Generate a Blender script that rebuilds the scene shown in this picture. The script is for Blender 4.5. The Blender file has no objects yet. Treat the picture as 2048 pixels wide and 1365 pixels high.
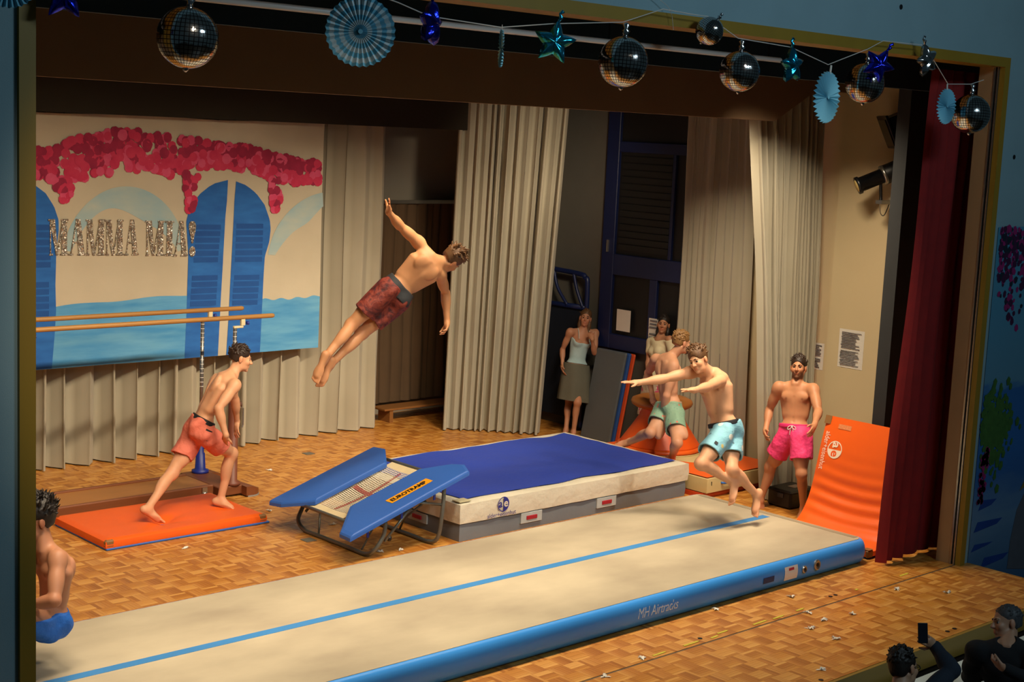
import bpy, math, random
import numpy as np
from math import sin, cos, pi, radians, sqrt, atan2
from mathutils import Vector, Matrix

S = bpy.context.scene
COL = S.collection
R = random.Random(11)

# ---------------------------------------------------------------- camera
CAM_LOC = (-10.0, -7.0, 4.1)
YAW, PITCH, ROLL, FPX = radians(43.1683), radians(8.18317), radians(2.66058), 2953.71
_f = Vector((sin(YAW)*cos(PITCH), cos(YAW)*cos(PITCH), -sin(PITCH)))
_r = Vector((cos(YAW), -sin(YAW), 0)); _u = _r.cross(_f)
_r2 = _r*cos(ROLL)+_u*sin(ROLL); _u2 = -_r*sin(ROLL)+_u*cos(ROLL)
cd = bpy.data.cameras.new('camera'); cam = bpy.data.objects.new('camera', cd); COL.objects.link(cam)
cam.matrix_world = Matrix(((_r2.x, _u2.x, -_f.x, CAM_LOC[0]), (_r2.y, _u2.y, -_f.y, CAM_LOC[1]), (_r2.z, _u2.z, -_f.z, CAM_LOC[2]), (0, 0, 0, 1)))
cd.sensor_width = 36.0; cd.lens = FPX/2048*36.0; cd.clip_start = .1; cd.clip_end = 100
S.camera = cam

# ---------------------------------------------------------------- world, lamps, exposure
w = bpy.data.worlds.new('world'); S.world = w; w.use_nodes = True
bg = w.node_tree.nodes['Background']; bg.inputs[0].default_value = (.30, .52, .62, 1); bg.inputs[1].default_value = .035
vs = S.view_settings; vs.view_transform = 'Standard'; vs.look = 'None'; vs.gamma = 1; vs.exposure = 0.0; vs.use_curve_mapping = False

def area(name, loc, target, size, power, col, sizey=None, spread=180):
    l = bpy.data.lights.new(name, 'AREA'); l.energy = power; l.color = col; l.size = size
    l.shape = 'RECTANGLE'; l.size_y = sizey or size; l.spread = radians(spread)
    o = bpy.data.objects.new(name, l); COL.objects.link(o); o.location = loc
    o.rotation_euler = (Vector(target)-Vector(loc)).to_track_quat('-Z', 'Y').to_euler()
    return o
WARM = (1.0, .82, .58)
# one batten behind the brown bulkhead lights the rear stage, one in front of it lights the air track
for k, x in enumerate((-5.6, -3.9, -2.2, -.5, 1.1)):
    area('rear_batten_light', (x, 3.12, 4.46), (x+(.2, .1, .1, .2, .45)[k], 7.4, .75), 1.1, (30, 30, 30, 36, 60)[k], WARM, .2, (84, 84, 84, 80, 70)[k])
area('rear_batten_light', (2.3, 3.34, 4.5), (4.2, 4.5, 1.6), .8, 13, WARM, .2, 62)
for k, x in enumerate((-5.6, -3.8, -2.0, -.2, 1.5)):
    area('front_batten_light', (x, 1.75, 4.9), (x+.15, 2.1, 0), 1.1, (41, 41, 41, 42, 42)[k], WARM, .25, 88)
area('front_batten_light', (2.1, 1.8, 4.9), (3.7, 2.75, 1.2), .7, 38, WARM, .2, 84)
# front-of-house spotlights on the hall ceiling, shining under the header
for k, (x, tx) in enumerate(((-6.6, -4.6), (-4.4, -2.6), (-2.2, -.6), (0., 1.4))):
    l = bpy.data.lights.new('front_of_house_spot', 'SPOT'); l.energy = (1100, 1100, 1100, 1300)[k]; l.color = (1.0, .86, .68); l.spot_size = radians(23); l.spot_blend = .55; l.shadow_soft_size = .12
    o = bpy.data.objects.new('front_of_house_spot', l); COL.objects.link(o); o.location = (x, -6.5, 8.0); o.rotation_euler = (Vector((tx, 4.1, .2))-Vector(o.location)).to_track_quat('-Z', 'Y').to_euler()
area('rear_batten_light', (1.6, 3.2, 4.5), (3.75, 7.1, 3.3), .5, 9, WARM, .2, 40)
area('hall_ceiling_light', (-1.0, -7.5, 7.6), (-1.5, 0, 3.5), 3.0, 200, (.62, .86, 1.0), 1.0, 180)

# ---------------------------------------------------------------- helpers
def lin(c):
    if isinstance(c, str):
        c = [int(c[i:i+2], 16)/255 for i in (0, 2, 4)]
    return tuple(x/12.92 if x <= .04045 else ((x+.055)/1.055)**2.4 for x in c)
MATS = {}
class NT:
    def __init__(s, name):
        m = bpy.data.materials.new(name); m.use_nodes = True; s.m = m; s.n = m.node_tree.nodes; s.l = m.node_tree.links
        s.b = s.n['Principled BSDF']; s._tc = None
    def new(s, t, **k):
        n = s.n.new(t)
        for a, v in k.items(): setattr(n, a, v)
        return n
    def tc(s, o='Object'):
        if s._tc is None: s._tc = s.new('ShaderNodeTexCoord')
        return s._tc.outputs[o]
    def val(s, v):
        n = s.new('ShaderNodeValue'); n.outputs[0].default_value = v; return n.outputs[0]
    def math(s, op, a, b=None, c=None, clamp=False):
        n = s.new('ShaderNodeMath', operation=op); n.use_clamp = clamp
        for i, v in enumerate((a, b, c)):
            if v is None: continue
            if isinstance(v, (int, float)): n.inputs[i].default_value = v
            else: s.l.new(v, n.inputs[i])
        return n.outputs[0]
    def mix(s, fac, a, b):
        n = s.new('ShaderNodeMix', data_type='RGBA')
        for i, v in ((0, fac), (6, a), (7, b)):
            if isinstance(v, (int, float)): n.inputs[i].default_value = v
            elif isinstance(v, tuple): n.inputs[i].default_value = (*v[:3], 1)
            else: s.l.new(v, n.inputs[i])
        return n.outputs[2]
    def noise(s, scale, detail=3, vec=None, stretch=None, dist=0):
        n = s.new('ShaderNodeTexNoise'); n.inputs['Scale'].default_value = scale; n.inputs['Detail'].default_value = detail; n.inputs['Distortion'].default_value = dist
        v = vec or s.tc()
        if stretch:
            mp = s.new('ShaderNodeMapping'); mp.inputs['Scale'].default_value = stretch; s.l.new(v, mp.inputs[0]); v = mp.outputs[0]
        s.l.new(v, n.inputs['Vector']); return n.outputs[0]
    def ramp(s, fac, stops):
        n = s.new('ShaderNodeValToRGB'); e = n.color_ramp.elements
        while len(e) < len(stops): e.new(.5)
        for i, (p, c) in enumerate(stops):
            e[i].position = p; e[i].color = (*c[:3], 1) if len(c) >= 3 else (c[0],)*3+(1,)
        s.l.new(fac, n.inputs[0]); return n.outputs[0]
    def base(s, c):
        if isinstance(c, tuple): s.b.inputs['Base Color'].default_value = (*c[:3], 1)
        else: s.l.new(c, s.b.inputs['Base Color'])
    def bump(s, h, strength=.3, dist=.01):
        n = s.new('ShaderNodeBump'); n.inputs['Strength'].default_value = strength; n.inputs['Distance'].default_value = dist
        s.l.new(h, n.inputs['Height']); s.l.new(n.outputs[0], s.b.inputs['Normal'])
    def rough(s, v):
        if isinstance(v, (int, float)): s.b.inputs['Roughness'].default_value = v
        else: s.l.new(v, s.b.inputs['Roughness'])
    def set(s, **k):
        for a, v in k.items(): s.b.inputs[a.replace('_', ' ')].default_value = v

def mat(name, col, rough=.6, metal=0., var=.12, vscale=6., bump=0., bscale=40., spec=.5, stretch=None, bdist=.01):
    """plain coloured surface with a little procedural mottling and relief"""
    if name in MATS: return MATS[name]
    t = NT(name); c = lin(col)
    if var:
        f = t.noise(vscale, 4, stretch=stretch)
        t.base(t.mix(f, tuple(x*(1-var*1.6) for x in c), tuple(min(1, x*(1+var*1.3)) for x in c)))
    else: t.base(c)
    t.rough(rough); t.set(Metallic=metal); t.b.inputs['Specular IOR Level'].default_value = spec
    if bump: t.bump(t.noise(bscale, 4, stretch=stretch), bump, bdist)
    MATS[name] = t.m
    return t.m

ORG = {}
def org(o):
    return ORG.get(o.name, Vector((0, 0, 0))) if o else Vector((0, 0, 0))
def mk(name, V, F, m, parent=None, smooth=False, mi=None):
    """V in world coordinates; becomes ONE mesh object, relative to the thing's base"""
    o0 = org(parent)
    me = bpy.data.meshes.new(name)
    me.from_pydata([(v[0]-o0.x, v[1]-o0.y, v[2]-o0.z) for v in V], [], F)
    if isinstance(m, (list, tuple)):
        for q in m: me.materials.append(q)
        if mi is not None: me.polygons.foreach_set('material_index', mi)
    else: me.materials.append(m)
    if smooth: me.polygons.foreach_set('use_smooth', [True]*len(me.polygons))
    me.update()
    o = bpy.data.objects.new(name, me); COL.objects.link(o)
    if parent: o.parent = parent; ORG[o.name] = o0
    return o
def tag(o, label=None, cat=None, group=None, kind=None):
    for k, v in (('label', label), ('category', cat), ('group', group), ('kind', kind)):
        if v: o[k] = v
    return o
def thing(name, label, cat, loc=(0, 0, 0), group=None):
    o = bpy.data.objects.new(name, None); COL.objects.link(o); o.location = loc; o.empty_display_size = .1
    ORG[o.name] = Vector(loc); return tag(o, label, cat, group)
def struct(name, V, F, m, parent=None, **k):
    o = mk(name, V, F, m, parent, **k)
    if not parent: o['kind'] = 'structure'
    return o
class G:
    """collects shapes for one mesh"""
    def __init__(s): s.V = []; s.F = []; s.M = []
    def add(s, V, F, mi=0):
        n = len(s.V); s.V += [tuple(v) for v in V]; s.F += [tuple(i+n for i in f) for f in F]; s.M += [mi]*len(F); return s
    def box(s, a, b, bev=0., mi=0, M=None):
        x0, y0, z0 = [min(p, q) for p, q in zip(a, b)]; x1, y1, z1 = [max(p, q) for p, q in zip(a, b)]
        if bev <= 0:
            V = [(x0, y0, z0), (x1, y0, z0), (x1, y1, z0), (x0, y1, z0), (x0, y0, z1), (x1, y0, z1), (x1, y1, z1), (x0, y1, z1)]
            F = [(3, 2, 1, 0), (4, 5, 6, 7), (0, 1, 5, 4), (1, 2, 6, 5), (2, 3, 7, 6), (3, 0, 4, 7)]
        else:
            V = []; F = []; bev = min(bev, (x1-x0)*.49, (y1-y0)*.49, (z1-z0)*.49)
            # each corner gives three vertices
            id_ = {}
            for i, x in enumerate((x0, x1)):
                for j, y in enumerate((y0, y1)):
                    for k, z in enumerate((z0, z1)):
                        sx, sy, sz = (1, -1)[i], (1, -1)[j], (1, -1)[k]
                        id_[i, j, k] = len(V)
                        V += [(x, y+sy*bev, z+sz*bev), (x+sx*bev, y, z+sz*bev), (x+sx*bev, y+sy*bev, z)]
            def q(*k): F.append(tuple(id_[c]+a for c, a in k))
            q(((0, 0, 0), 0), ((0, 0, 1), 0), ((0, 1, 1), 0), ((0, 1, 0), 0)); q(((1, 0, 0), 0), ((1, 1, 0), 0), ((1, 1, 1), 0), ((1, 0, 1), 0))
            q(((0, 0, 0), 1), ((1, 0, 0), 1), ((1, 0, 1), 1), ((0, 0, 1), 1)); q(((0, 1, 0), 1), ((0, 1, 1), 1), ((1, 1, 1), 1), ((1, 1, 0), 1))
            q(((0, 0, 0), 2), ((0, 1, 0), 2), ((1, 1, 0), 2), ((1, 0, 0), 2)); q(((0, 0, 1), 2), ((1, 0, 1), 2), ((1, 1, 1), 2), ((0, 1, 1), 2))
            for j in (0, 1):
                for k in (0, 1):
                    q(((0, j, k), 1), ((1, j, k), 1), ((1, j, k), 2), ((0, j, k), 2)); q(((j, 0, k), 0), ((j, 1, k), 0), ((j, 1, k), 2), ((j, 0, k), 2)); q(((j, k, 0), 0), ((j, k, 1), 0), ((j, k, 1), 1), ((j, k, 0), 1))
            for c, n in id_.items(): F.append((n, n+1, n+2))
        if M is not None: V = [tuple(M @ Vector(v)) for v in V]
        return s.add(V, F, mi)
    def tube(s, P, r, n=8, mi=0, closed=False, cap=True):
        P = [Vector(p) for p in P]; rr = r if isinstance(r, (list, tuple)) else [r]*len(P)
        V = []; F = []; up = None; N = len(P)
        for i, p in enumerate(P):
            if closed: t = P[(i+1) % N]-P[i-1]
            else: t = P[min(i+1, N-1)]-P[max(i-1, 0)]
            t.normalize()
            if up is None: up = t.orthogonal().normalized()
            up = (up-t*up.dot(t)); up = up.normalized() if up.length > 1e-6 else t.orthogonal().normalized()
            b = t.cross(up)
            V += [p+(up*cos(2*pi*k/n)+b*sin(2*pi*k/n))*rr[i] for k in range(n)]
        for i in range(N if closed else N-1):
            a, c = i*n, ((i+1) % N)*n
            F += [(a+k, a+(k+1) % n, c+(k+1) % n, c+k) for k in range(n)]
        if cap and not closed: F += [tuple(range(n-1, -1, -1)), tuple(range((N-1)*n, N*n))]
        return s.add(V, F, mi)
    def lathe(s, prof, c=(0, 0, 0), n=24, mi=0, ax=None):
        V = []; F = []; c = Vector(c)
        Q = Vector(ax).to_track_quat('Z', 'Y').to_matrix() if ax is not None else None
        for r, z in prof:
            for k in range(n):
                v = Vector((r*cos(2*pi*k/n), r*sin(2*pi*k/n), z)); V.append(c+(Q @ v if Q else v))
        for i in range(len(prof)-1):
            F += [(i*n+k, i*n+(k+1) % n, (i+1)*n+(k+1) % n, (i+1)*n+k) for k in range(n)]
        F += [tuple(range(n-1, -1, -1)), tuple(range((len(prof)-1)*n, len(prof)*n))]
        return s.add(V, F, mi)
    def prism(s, poly, fn, h0, h1, mi=0):
        """2-D polygon extruded: fn(u, v, h) -> xyz"""
        n = len(poly); V = [fn(u, v, h0) for u, v in poly]+[fn(u, v, h1) for u, v in poly]
        F = [tuple(range(n-1, -1, -1)), tuple(range(n, 2*n))]+[(k, (k+1) % n, n+(k+1) % n, n+k) for k in range(n)]
        return s.add(V, F, mi)
    def obj(s, name, m, parent=None, smooth=False):
        return mk(name, s.V, s.F, m, parent, smooth, s.M if isinstance(m, (list, tuple)) else None)
def grid(nu, nv, fn, flip=False):
    V = [fn(i/nu, j/nv) for j in range(nv+1) for i in range(nu+1)]; F = []
    for j in range(nv):
        for i in range(nu):
            a = j*(nu+1)+i; f = (a, a+1, a+nu+2, a+nu+1); F.append(f[::-1] if flip else f)
    return V, F
def bx(name, a, b, m, parent=None, bev=0.):
    return G().box(a, b, bev).obj(name, m, parent)
def pieces(parent, name, items, mfun):
    return [mk(name, *it, mfun, parent) for it in items]
def copy_tree(o, loc=None, rot=None, scale=None):
    c = o.copy(); COL.objects.link(c)
    if loc is not None: c.location = loc
    if rot is not None: c.rotation_euler = rot
    if scale is not None: c.scale = scale
    for ch in o.children:
        d = ch.copy(); COL.objects.link(d); d.parent = c
        for g in ch.children:
            e = g.copy(); COL.objects.link(e); e.parent = d
    return c
def text_mesh(body, size=1., shear=0., fn=None, name='lettering', m=None, parent=None, align='LEFT', space=1., bold=0.):
    cu = bpy.data.curves.new('t', 'FONT'); cu.body = body; cu.size = size; cu.shear = shear; cu.align_x = align; cu.space_character = space; cu.resolution_u = 3; cu.offset = bold
    o = bpy.data.objects.new('t', cu); COL.objects.link(o)
    me = bpy.data.meshes.new_from_object(o.evaluated_get(bpy.context.evaluated_depsgraph_get()))
    V = [fn(v.co.x, v.co.y) for v in me.vertices]; F = [tuple(p.vertices) for p in me.polygons]
    bpy.data.objects.remove(o); bpy.data.curves.remove(cu); bpy.data.meshes.remove(me)
    return mk(name, V, F, m, parent)

# ---------------------------------------------------------------- materials
def wood_mat(name, c0, c1, c2, stretch, rough=.38, obj_random=True):
    t = NT(name); g = t.new('ShaderNodeNewGeometry'); r = g.outputs['Random Per Island']
    if obj_random:
        oi = t.new('ShaderNodeObjectInfo'); r = t.math('FRACT', t.math('ADD', t.math('MULTIPLY', r, 7.3), oi.outputs['Random']))
    c = t.ramp(r, [(0., lin(c0)), (.45, lin(c1)), (1., lin(c2))])
    gr = t.noise(1., 3, vec=g.outputs['Position'], stretch=stretch)
    t.base(t.mix(t.math('MULTIPLY', gr, .3), c, lin(c0))); t.rough(rough)
    t.bump(gr, .08, .002); MATS[name] = t.m; return t.m
PX = wood_mat('parquet_oak_lengthwise', 'aa6a26', 'c68638', 'dea456', (9, 160, 9))
PY = wood_mat('parquet_oak_crosswise', '9e6022', 'ba7832', 'd2964c', (160, 9, 9))
M_joint = mat('dark_wood_joint', '4a2c12', .7)
M_wall = mat('blue_grey_wall_paint', '84a0a8', .75, var=.06, vscale=2.5, bump=.15, bscale=180)
M_trim = mat('ochre_painted_wood', '94741f', .5, var=.08, vscale=5, stretch=(1, 1, .2))
M_beige = mat('cream_plaster', 'cbb892', .8, var=.05, vscale=1.5, bump=.12, bscale=150)
M_back = mat('grey_plaster', '8d8578', .85, var=.06, vscale=1.2)
M_black = mat('black_stage_cloth', '17171a', .9, var=.1)
M_brown = mat('brown_painted_bulkhead', '84694e', .8, var=.06, vscale=2)
M_navyb = mat('dark_blue_border_cloth', '2a4454', .85, var=.08, vscale=3)
M_metal = mat('galvanised_steel', '9a9a98', .35, .9, var=.08, vscale=20)
M_alu = mat('aluminium_channel', 'b9b4aa', .3, .9, var=.05)
M_white = mat('white_enamel', 'e6e2da', .35, var=.03)
M_dark = mat('black_plastic', '101012', .45, var=.1, vscale=30)
M_paper = mat('white_paper', 'dcd6cc', .8, var=.03)
M_ink = mat('grey_print_ink', '6f6d72', .8, var=0)
def curtain_mat():
    t = NT('beige_curtain_cloth'); P = t.new('ShaderNodeNewGeometry').outputs['Position']
    n = t.noise(1.2, 3, vec=P); w = t.noise(1, 2, vec=P, stretch=(260, 260, 12))
    t.base(t.mix(n, lin('9c9480'), lin('b2aa96'))); t.rough(.9); t.bump(w, .12, .002); t.set(Sheen_Weight=.15); return t.m
M_curt = curtain_mat()
M_red = mat('red_velvet', '820e0e', .85, var=.15, vscale=8, bump=.1, bscale=200)
M_brownc = mat('brown_curtain_cloth', '57422c', .9, var=.12, vscale=3)
M_orange = None
def vinyl(name, c, rough=.42, bs=8., bst=.12, bd=.03):
    t = NT(name); n = t.noise(bs, 4); f = t.noise(260, 2)
    t.base(t.mix(t.noise(3., 5), tuple(x*.9 for x in lin(c)), lin(c))); t.rough(rough)
    t.bump(t.math('ADD', n, t.math('MULTIPLY', f, .05)), bst, bd); MATS[name] = t.m; return t.m
M_orange = vinyl('orange_mat_vinyl', 'f2641a')
M_mblue = vinyl('blue_mat_vinyl', '2f62b5')
M_grey = vinyl('grey_mat_vinyl', '707880')
M_tan = vinyl('brown_leather_corner', '8a6238', .55)
M_cream = vinyl('cream_mat_vinyl', 'ddd2b8', .5, 6., .35, .04)
# ================================================================ the room
HALL = -.8
g = G(); g.box((-16, .3, HALL), (-6.68, .54, 7.6)).box((3.15, .3, HALL), (9, .54, 7.6)).box((-6.68, .3, 4.98), (3.15, .54, 7.6))
wall_front = struct('wall_front', g.V, g.F, M_wall)
g = G(); g.box((-6.68, .275, 0), (-6.59, .54, 4.98)); struct('trim_1', g.V, g.F, M_trim)
g = G(); g.box((-6.59, .275, 4.89), (3.06, .54, 4.98)); struct('trim_2', g.V, g.F, M_trim)
g = G(); g.box((3.06, .275, 0), (3.15, .33, 4.98)); trim3 = struct('trim_3', g.V, g.F, M_trim)
bx('reveal_board', (3.055, .39, 0), (3.15, .54, 4.89), mat('tan_painted_board', 'a8845a', .7, var=.06), trim3)
bx('curtain_channel', (3.05, .335, 0), (3.15, .35, 4.89), M_alu, trim3)
bx('curtain_channel', (3.05, .37, 0), (3.15, .388, 4.89), M_alu, trim3)
bx('channel_groove', (3.075, .35, 0), (3.15, .37, 4.89), M_dark, trim3)
# one small screw anchor in the header, one in the right wall
g = G().lathe([(.022, 0), (.022, .006), (.012, .008)], (1.25, .3, 5.29), 12, ax=(0, -1, 0)); o = g.obj('wall_plug', M_dark, wall_front)
g = G().lathe([(.022, 0), (.022, .006), (.012, .008)], (3.42, .3, 4.05), 12, ax=(0, -1, 0)); o = g.obj('wall_plug', M_dark, wall_front)

struct('wall_back', *(lambda q: (q.V, q.F))(G().box((-8.7, 9.3, -.1), (4.7, 9.45, 6.2))), M_back)
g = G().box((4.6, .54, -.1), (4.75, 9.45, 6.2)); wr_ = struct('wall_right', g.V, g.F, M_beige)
bx('corner_shade_panel', (4.585, 5.5, 0), (4.6, 9.3, 6.0), mat('shaded_wall_tone', '5c5850', .85, var=.06), wr_)  # added panel: dimness of the wing corner put into the wall colour
g = G().box((4.5, .6, 0), (4.6, 3.04, 6.0)); struct('trim_4', g.V, g.F, M_beige)
g = G().box((-8.85, .54, -.1), (-8.7, 9.45, 6.2)); struct('wall_left', g.V, g.F, M_back)
g = G().box((-8.7, .54, 6.0), (4.7, 9.45, 6.15)); struct('ceiling', g.V, g.F, M_black)
g = G().box((-16, -10, HALL-.1), (9, .3, HALL)); struct('floor_hall', g.V, g.F, mat('dark_hall_linoleum', '4a3a2a', .5))

# stage floor with mosaic parquet
BS = .16
fl = G().box((-8.7, .335, -.1), (4.6, 9.3, -.006)).box((-8.7, -.8, -.1), (3.24, .325, -.006))
floor = struct('floor', fl.V, fl.F, M_joint)
def strips(d, seed):
    rr = random.Random(seed); q = G(); n = 5; wd = BS/n
    for k in range(n):
        a, b = -BS/2+k*wd+.0005, -BS/2+(k+1)*wd-.0005; h = -rr.random()*.0009; L = BS/2-.0006
        c = ((-L, a), (L, a), (L, b), (-L, b)) if d == 0 else ((a, -L), (b, -L), (b, L), (a, L))
        V = [(x, y, h) for x, y in c]+[(x, y, -.006) for x, y in c]
        q.add(V, [(0, 1, 2, 3), (0, 4, 5, 1), (1, 5, 6, 2), (2, 6, 7, 3), (3, 7, 4, 0)])
    return q
def topx(p):
    d = Vector(p)-Vector(CAM_LOC); z = d.dot(_f); return 1024+FPX*d.dot(_r2)/z, 682.5-FPX*d.dot(_u2)/z, z
cells = []
for zone, (x0, x1, y0, y1) in enumerate(((-8.7, 3.24, -.8, .32), (-8.7, 4.6, .34, 9.3))):
    nx, ny = int((x1-x0)/BS), int((y1-y0)/BS)
    for i in range(nx+1):
        for j in range(ny+1):
            x, y = (x1 if zone == 0 else 4.6)-BS/2-i*BS, (y1 if zone == 0 else y0+(ny)*BS+BS/2)-(BS/2 if zone == 0 else 0)-j*BS
            if x-BS/2 < x0-.01 or y-BS/2 < y0-.01 or y+BS/2 > y1+.01: continue
            px, py, z = topx((x, y, 0))
            if px < -900 or px > 2900 or py > 1900 or z < 0: continue
            if .98 < y < 2.95 and x < 2.25: continue            # under the air track
            cells.append((z, x, y, (i+j) % 2, px, py))
vis = [c for c in cells if 75 < c[4] < 2040 and c[5] < 1362 and not (-3.6 < c[1] < -1.7 and 5.2 < c[2] < 6.5) and not (c[2] < 3.65 and c[2] > .75 and c[1] < 2.3)
       and not (c[1] > -.6 and 3.6 < c[2] < 6.4) and not (c[4] < 150 and 980 < c[5] < 1300)]
vis.sort(); near = set((c[1], c[2]) for c in vis[:300])
BM = {}
for d in (0, 1):
    for k in range(4):
        q = strips(d, 5*k+d); me = bpy.data.meshes.new('parquet_block'); me.from_pydata(q.V, [], q.F); me.materials.append((PX, PY)[d]); BM[d, k] = me
rest = (G(), G())
for c in cells:
    k = R.randrange(4)
    if (c[1], c[2]) in near:
        o = bpy.data.objects.new('parquet_block', BM[c[3], k]); COL.objects.link(o); o.location = (c[1], c[2], 0); o.parent = floor
    else:
        q = strips(c[3], 5*k+c[3]); rest[c[3]].add([(v[0]+c[1], v[1]+c[2], v[2]) for v in q.V], q.F)
gg = G(); gg.add(rest[0].V, rest[0].F, 0); gg.add(rest[1].V, rest[1].F, 1)
o = gg.obj('parquet_field', [PX, PY], floor); o['kind'] = 'stuff'
bx('seam_strip', (-8.7, .325, -.1), (3.24, .335, -.002), mat('grey_seam_strip', '6a5a4a', .5), floor)

# stage lip and the wall under it
g = G().box((-8.7, -.83, -.19), (3.26, -.80, -.004)).box((3.24, -.83, -.19), (3.262, .3, -.004)); tl = struct('trim_5', g.V, g.F, mat('ochre_stage_fascia', '94742e', .45, var=.12, vscale=4, stretch=(.3, 1, 3)))
g = G().box((-8.7, -.79, HALL), (3.2, -.7, -.19)).box((3.1, -.79, HALL), (3.2, .3, -.19)).box((-8.7, -.8, -.19), (3.24, .3, -.11)); struct('wall_stage_front', g.V, g.F, mat('dark_brown_stage_skirting', '2a1c10', .6))

# borders and bulkheads above the stage
g = G().box((-8.7, 1.3, 4.67), (4.6, 1.36, 6.0)); struct('trim_6', g.V, g.F, M_navyb)
def bulk(name, y, t, zl, xr, xc, zc, m, x0=-8.7, top=6.0):
    g = G(); g.prism([(x0, zl), (xr, zl), (xc, zc), (4.6, zc), (4.6, top), (x0, top)], lambda u, v, h: (u, h, v), y+t, y); struct(name, g.V, g.F, m)
bulk('trim_7', 2.9, .14, 4.31, 3.02, 3.75, 4.68, M_brown)
bulk('trim_8', 7.9, .1, 4.05, 2.99, 3.17, 4.41, mat('dark_olive_border_cloth', '2a2418', .9))
tag(G().tube([(-7.9, .64, 4.762), (.06, .64, 4.762)], .021, 12).obj('lighting_bar', M_white, None, True), 'long white tube hung across the stage behind the header', 'bar')
for x in (-7, -4.2, -2, -.1):
    G().tube([(x, .64, 4.77), (x, .64, 6.0)], .006, 6).obj('hanger', M_dark, bpy.data.objects['lighting_bar'])

# ---------------------------------------------------------------- curtains
def curtain(name, top, bot, z0, z1, waves, amp, m, seed=0, nv=14, hem=.0, per=11, scal=.0, sub=1.):
    """cloth with real folds; top / bot are plan polylines with the same number of points"""
    rr = random.Random(seed)
    def at(P, u):
        k = min(int(u*(len(P)-1)), len(P)-2); f = u*(len(P)-1)-k
        a, b = P[k], P[k+1]; t = Vector((b[0]-a[0], b[1]-a[1])).normalized()
        return a[0]+(b[0]-a[0])*f, a[1]+(b[1]-a[1])*f, t.y, -t.x
    cuts = [0.]
    for k in range(waves): cuts.append(cuts[-1]+.55+rr.random()*.9)
    cuts = [c/cuts[-1] for c in cuts]; am = [amp*(.55+.75*rr.random()) for _ in range(waves)]; ph = [rr.random()*6.28 for _ in range(waves)]
    U = []
    for k in range(waves):
        for j in range(per): U.append((k, j/per))
    U.append((waves-1, 1.))
    V = []; F = []; n = len(U)
    for j in range(nv+1):
        v = j/nv
        for k, f in U:
            u = cuts[k]+(cuts[k+1]-cuts[k])*f
            xt, yt, nx, ny = at(top, u); xb, yb, mx, my = at(bot, u); e = v**1.0
            x, y, nx, ny = xb+(xt-xb)*e, yb+(yt-yb)*e, mx+(nx-mx)*e, my+(ny-my)*e
            wv = 1.5*abs(sin(pi*f))**.6-1.0
            a = am[k]*(1.0-.12*v)+.018*sin(3.1*v+ph[k])
            off = a*wv*sub+.012*sin(9*v+ph[k])
            sl = .3*am[k]*sin(2*pi*f)
            V.append((x+nx*off-ny*sl, y+ny*off+nx*sl, z0+(z1-z0)*v+(scal*rr.random() if j == 0 else 0)))
    for j in range(nv):
        for i in range(n-1):
            a = j*n+i; F.append((a, a+1, a+n+1, a+n))
    return mk(name, V, F, m, None, True)
def hemline(o, top, bot, z): pass
c1 = tag(curtain('back_curtain', [(-6.5, 8.56), (2.2, 8.56)], [(-6.5, 8.56), (2.18, 8.56)], .015, 4.7, 33, .17, M_curt, 3), 'long beige pleated curtain hanging behind the painted banner', 'curtain')
c2 = tag(curtain('wing_curtain', [(2.9, 7.98), (3.4, 7.5), (3.98, 6.98)], [(2.84, 8.0), (3.3, 7.55), (3.76, 7.05)], .015, 4.75, 13, .12, M_curt, 8, sub=1.), 'brightly lit beige wing curtain right of the leaping man', 'curtain')
c3 = tag(curtain('wing_curtain', [(4.42, 5.34), (4.44, 4.85), (4.43, 4.3)], [(4.41, 5.3), (4.44, 4.8), (4.43, 4.1)], .02, 4.75, 10, .06, M_curt, 15), 'beige wing curtain hanging behind the orange cone trainer', 'curtain')
c4 = tag(curtain('wing_curtain', [(3.02, 3.2), (3.7, 3.22), (4.42, 3.25)], [(3.52, 3.0), (3.85, 3.08), (4.45, 3.1)], .015, 4.75, 12, .11, M_curt, 21), 'beige wing curtain right behind the man in pink shorts', 'curtain')
c5 = tag(curtain('rear_curtain', [(2.3, 9.12), (4.55, 9.12)], [(2.3, 9.12), (4.55, 9.12)], .2, 3.0, 14, .04, M_brownc, 5), 'dark brown curtain in the gap behind the leaping man', 'curtain')
rail = tag(G().box((1.8, 9.06, 3.0), (4.6, 9.09, 3.05)).obj('curtain_rail', M_alu), 'pale metal rail above the dark brown rear curtain', 'rail')
c6 = tag(curtain('main_curtain', [(2.62, .74), (3.1, .76), (3.7, .74)], [(2.36, .74), (2.95, .77), (3.7, .74)], .03, 4.85, 7, .05, M_red, 31, nv=18), 'dark red velvet house curtain drawn aside at the right of the stage', 'curtain')
# black masking flat behind the red curtain
tag(G().box((3.35, 1.45, 0), (4.5, 1.6, 5.4)).obj('masking_flat', [mat('charcoal_flat', '26282a', .85), M_black]), 'tall black masking flat behind the red curtain', 'stage flat')
# low wooden platform in the gap
t = thing('wooden_bench', 'low wooden bench in the dark gap below the leaping man', 'bench', (3.2, 8.85, 0))
bx('bench_top', (2.4, 8.7, .17), (4.2, 9.0, .2), mat('bench_brown_wood', '8a5a2c', .5, stretch=(1, 8, 8)), t, .006)
for x in (2.5, 4.05): bx('leg', (x, 8.72, 0), (x+.06, 8.98, .17), MATS['bench_brown_wood'], t)

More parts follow.
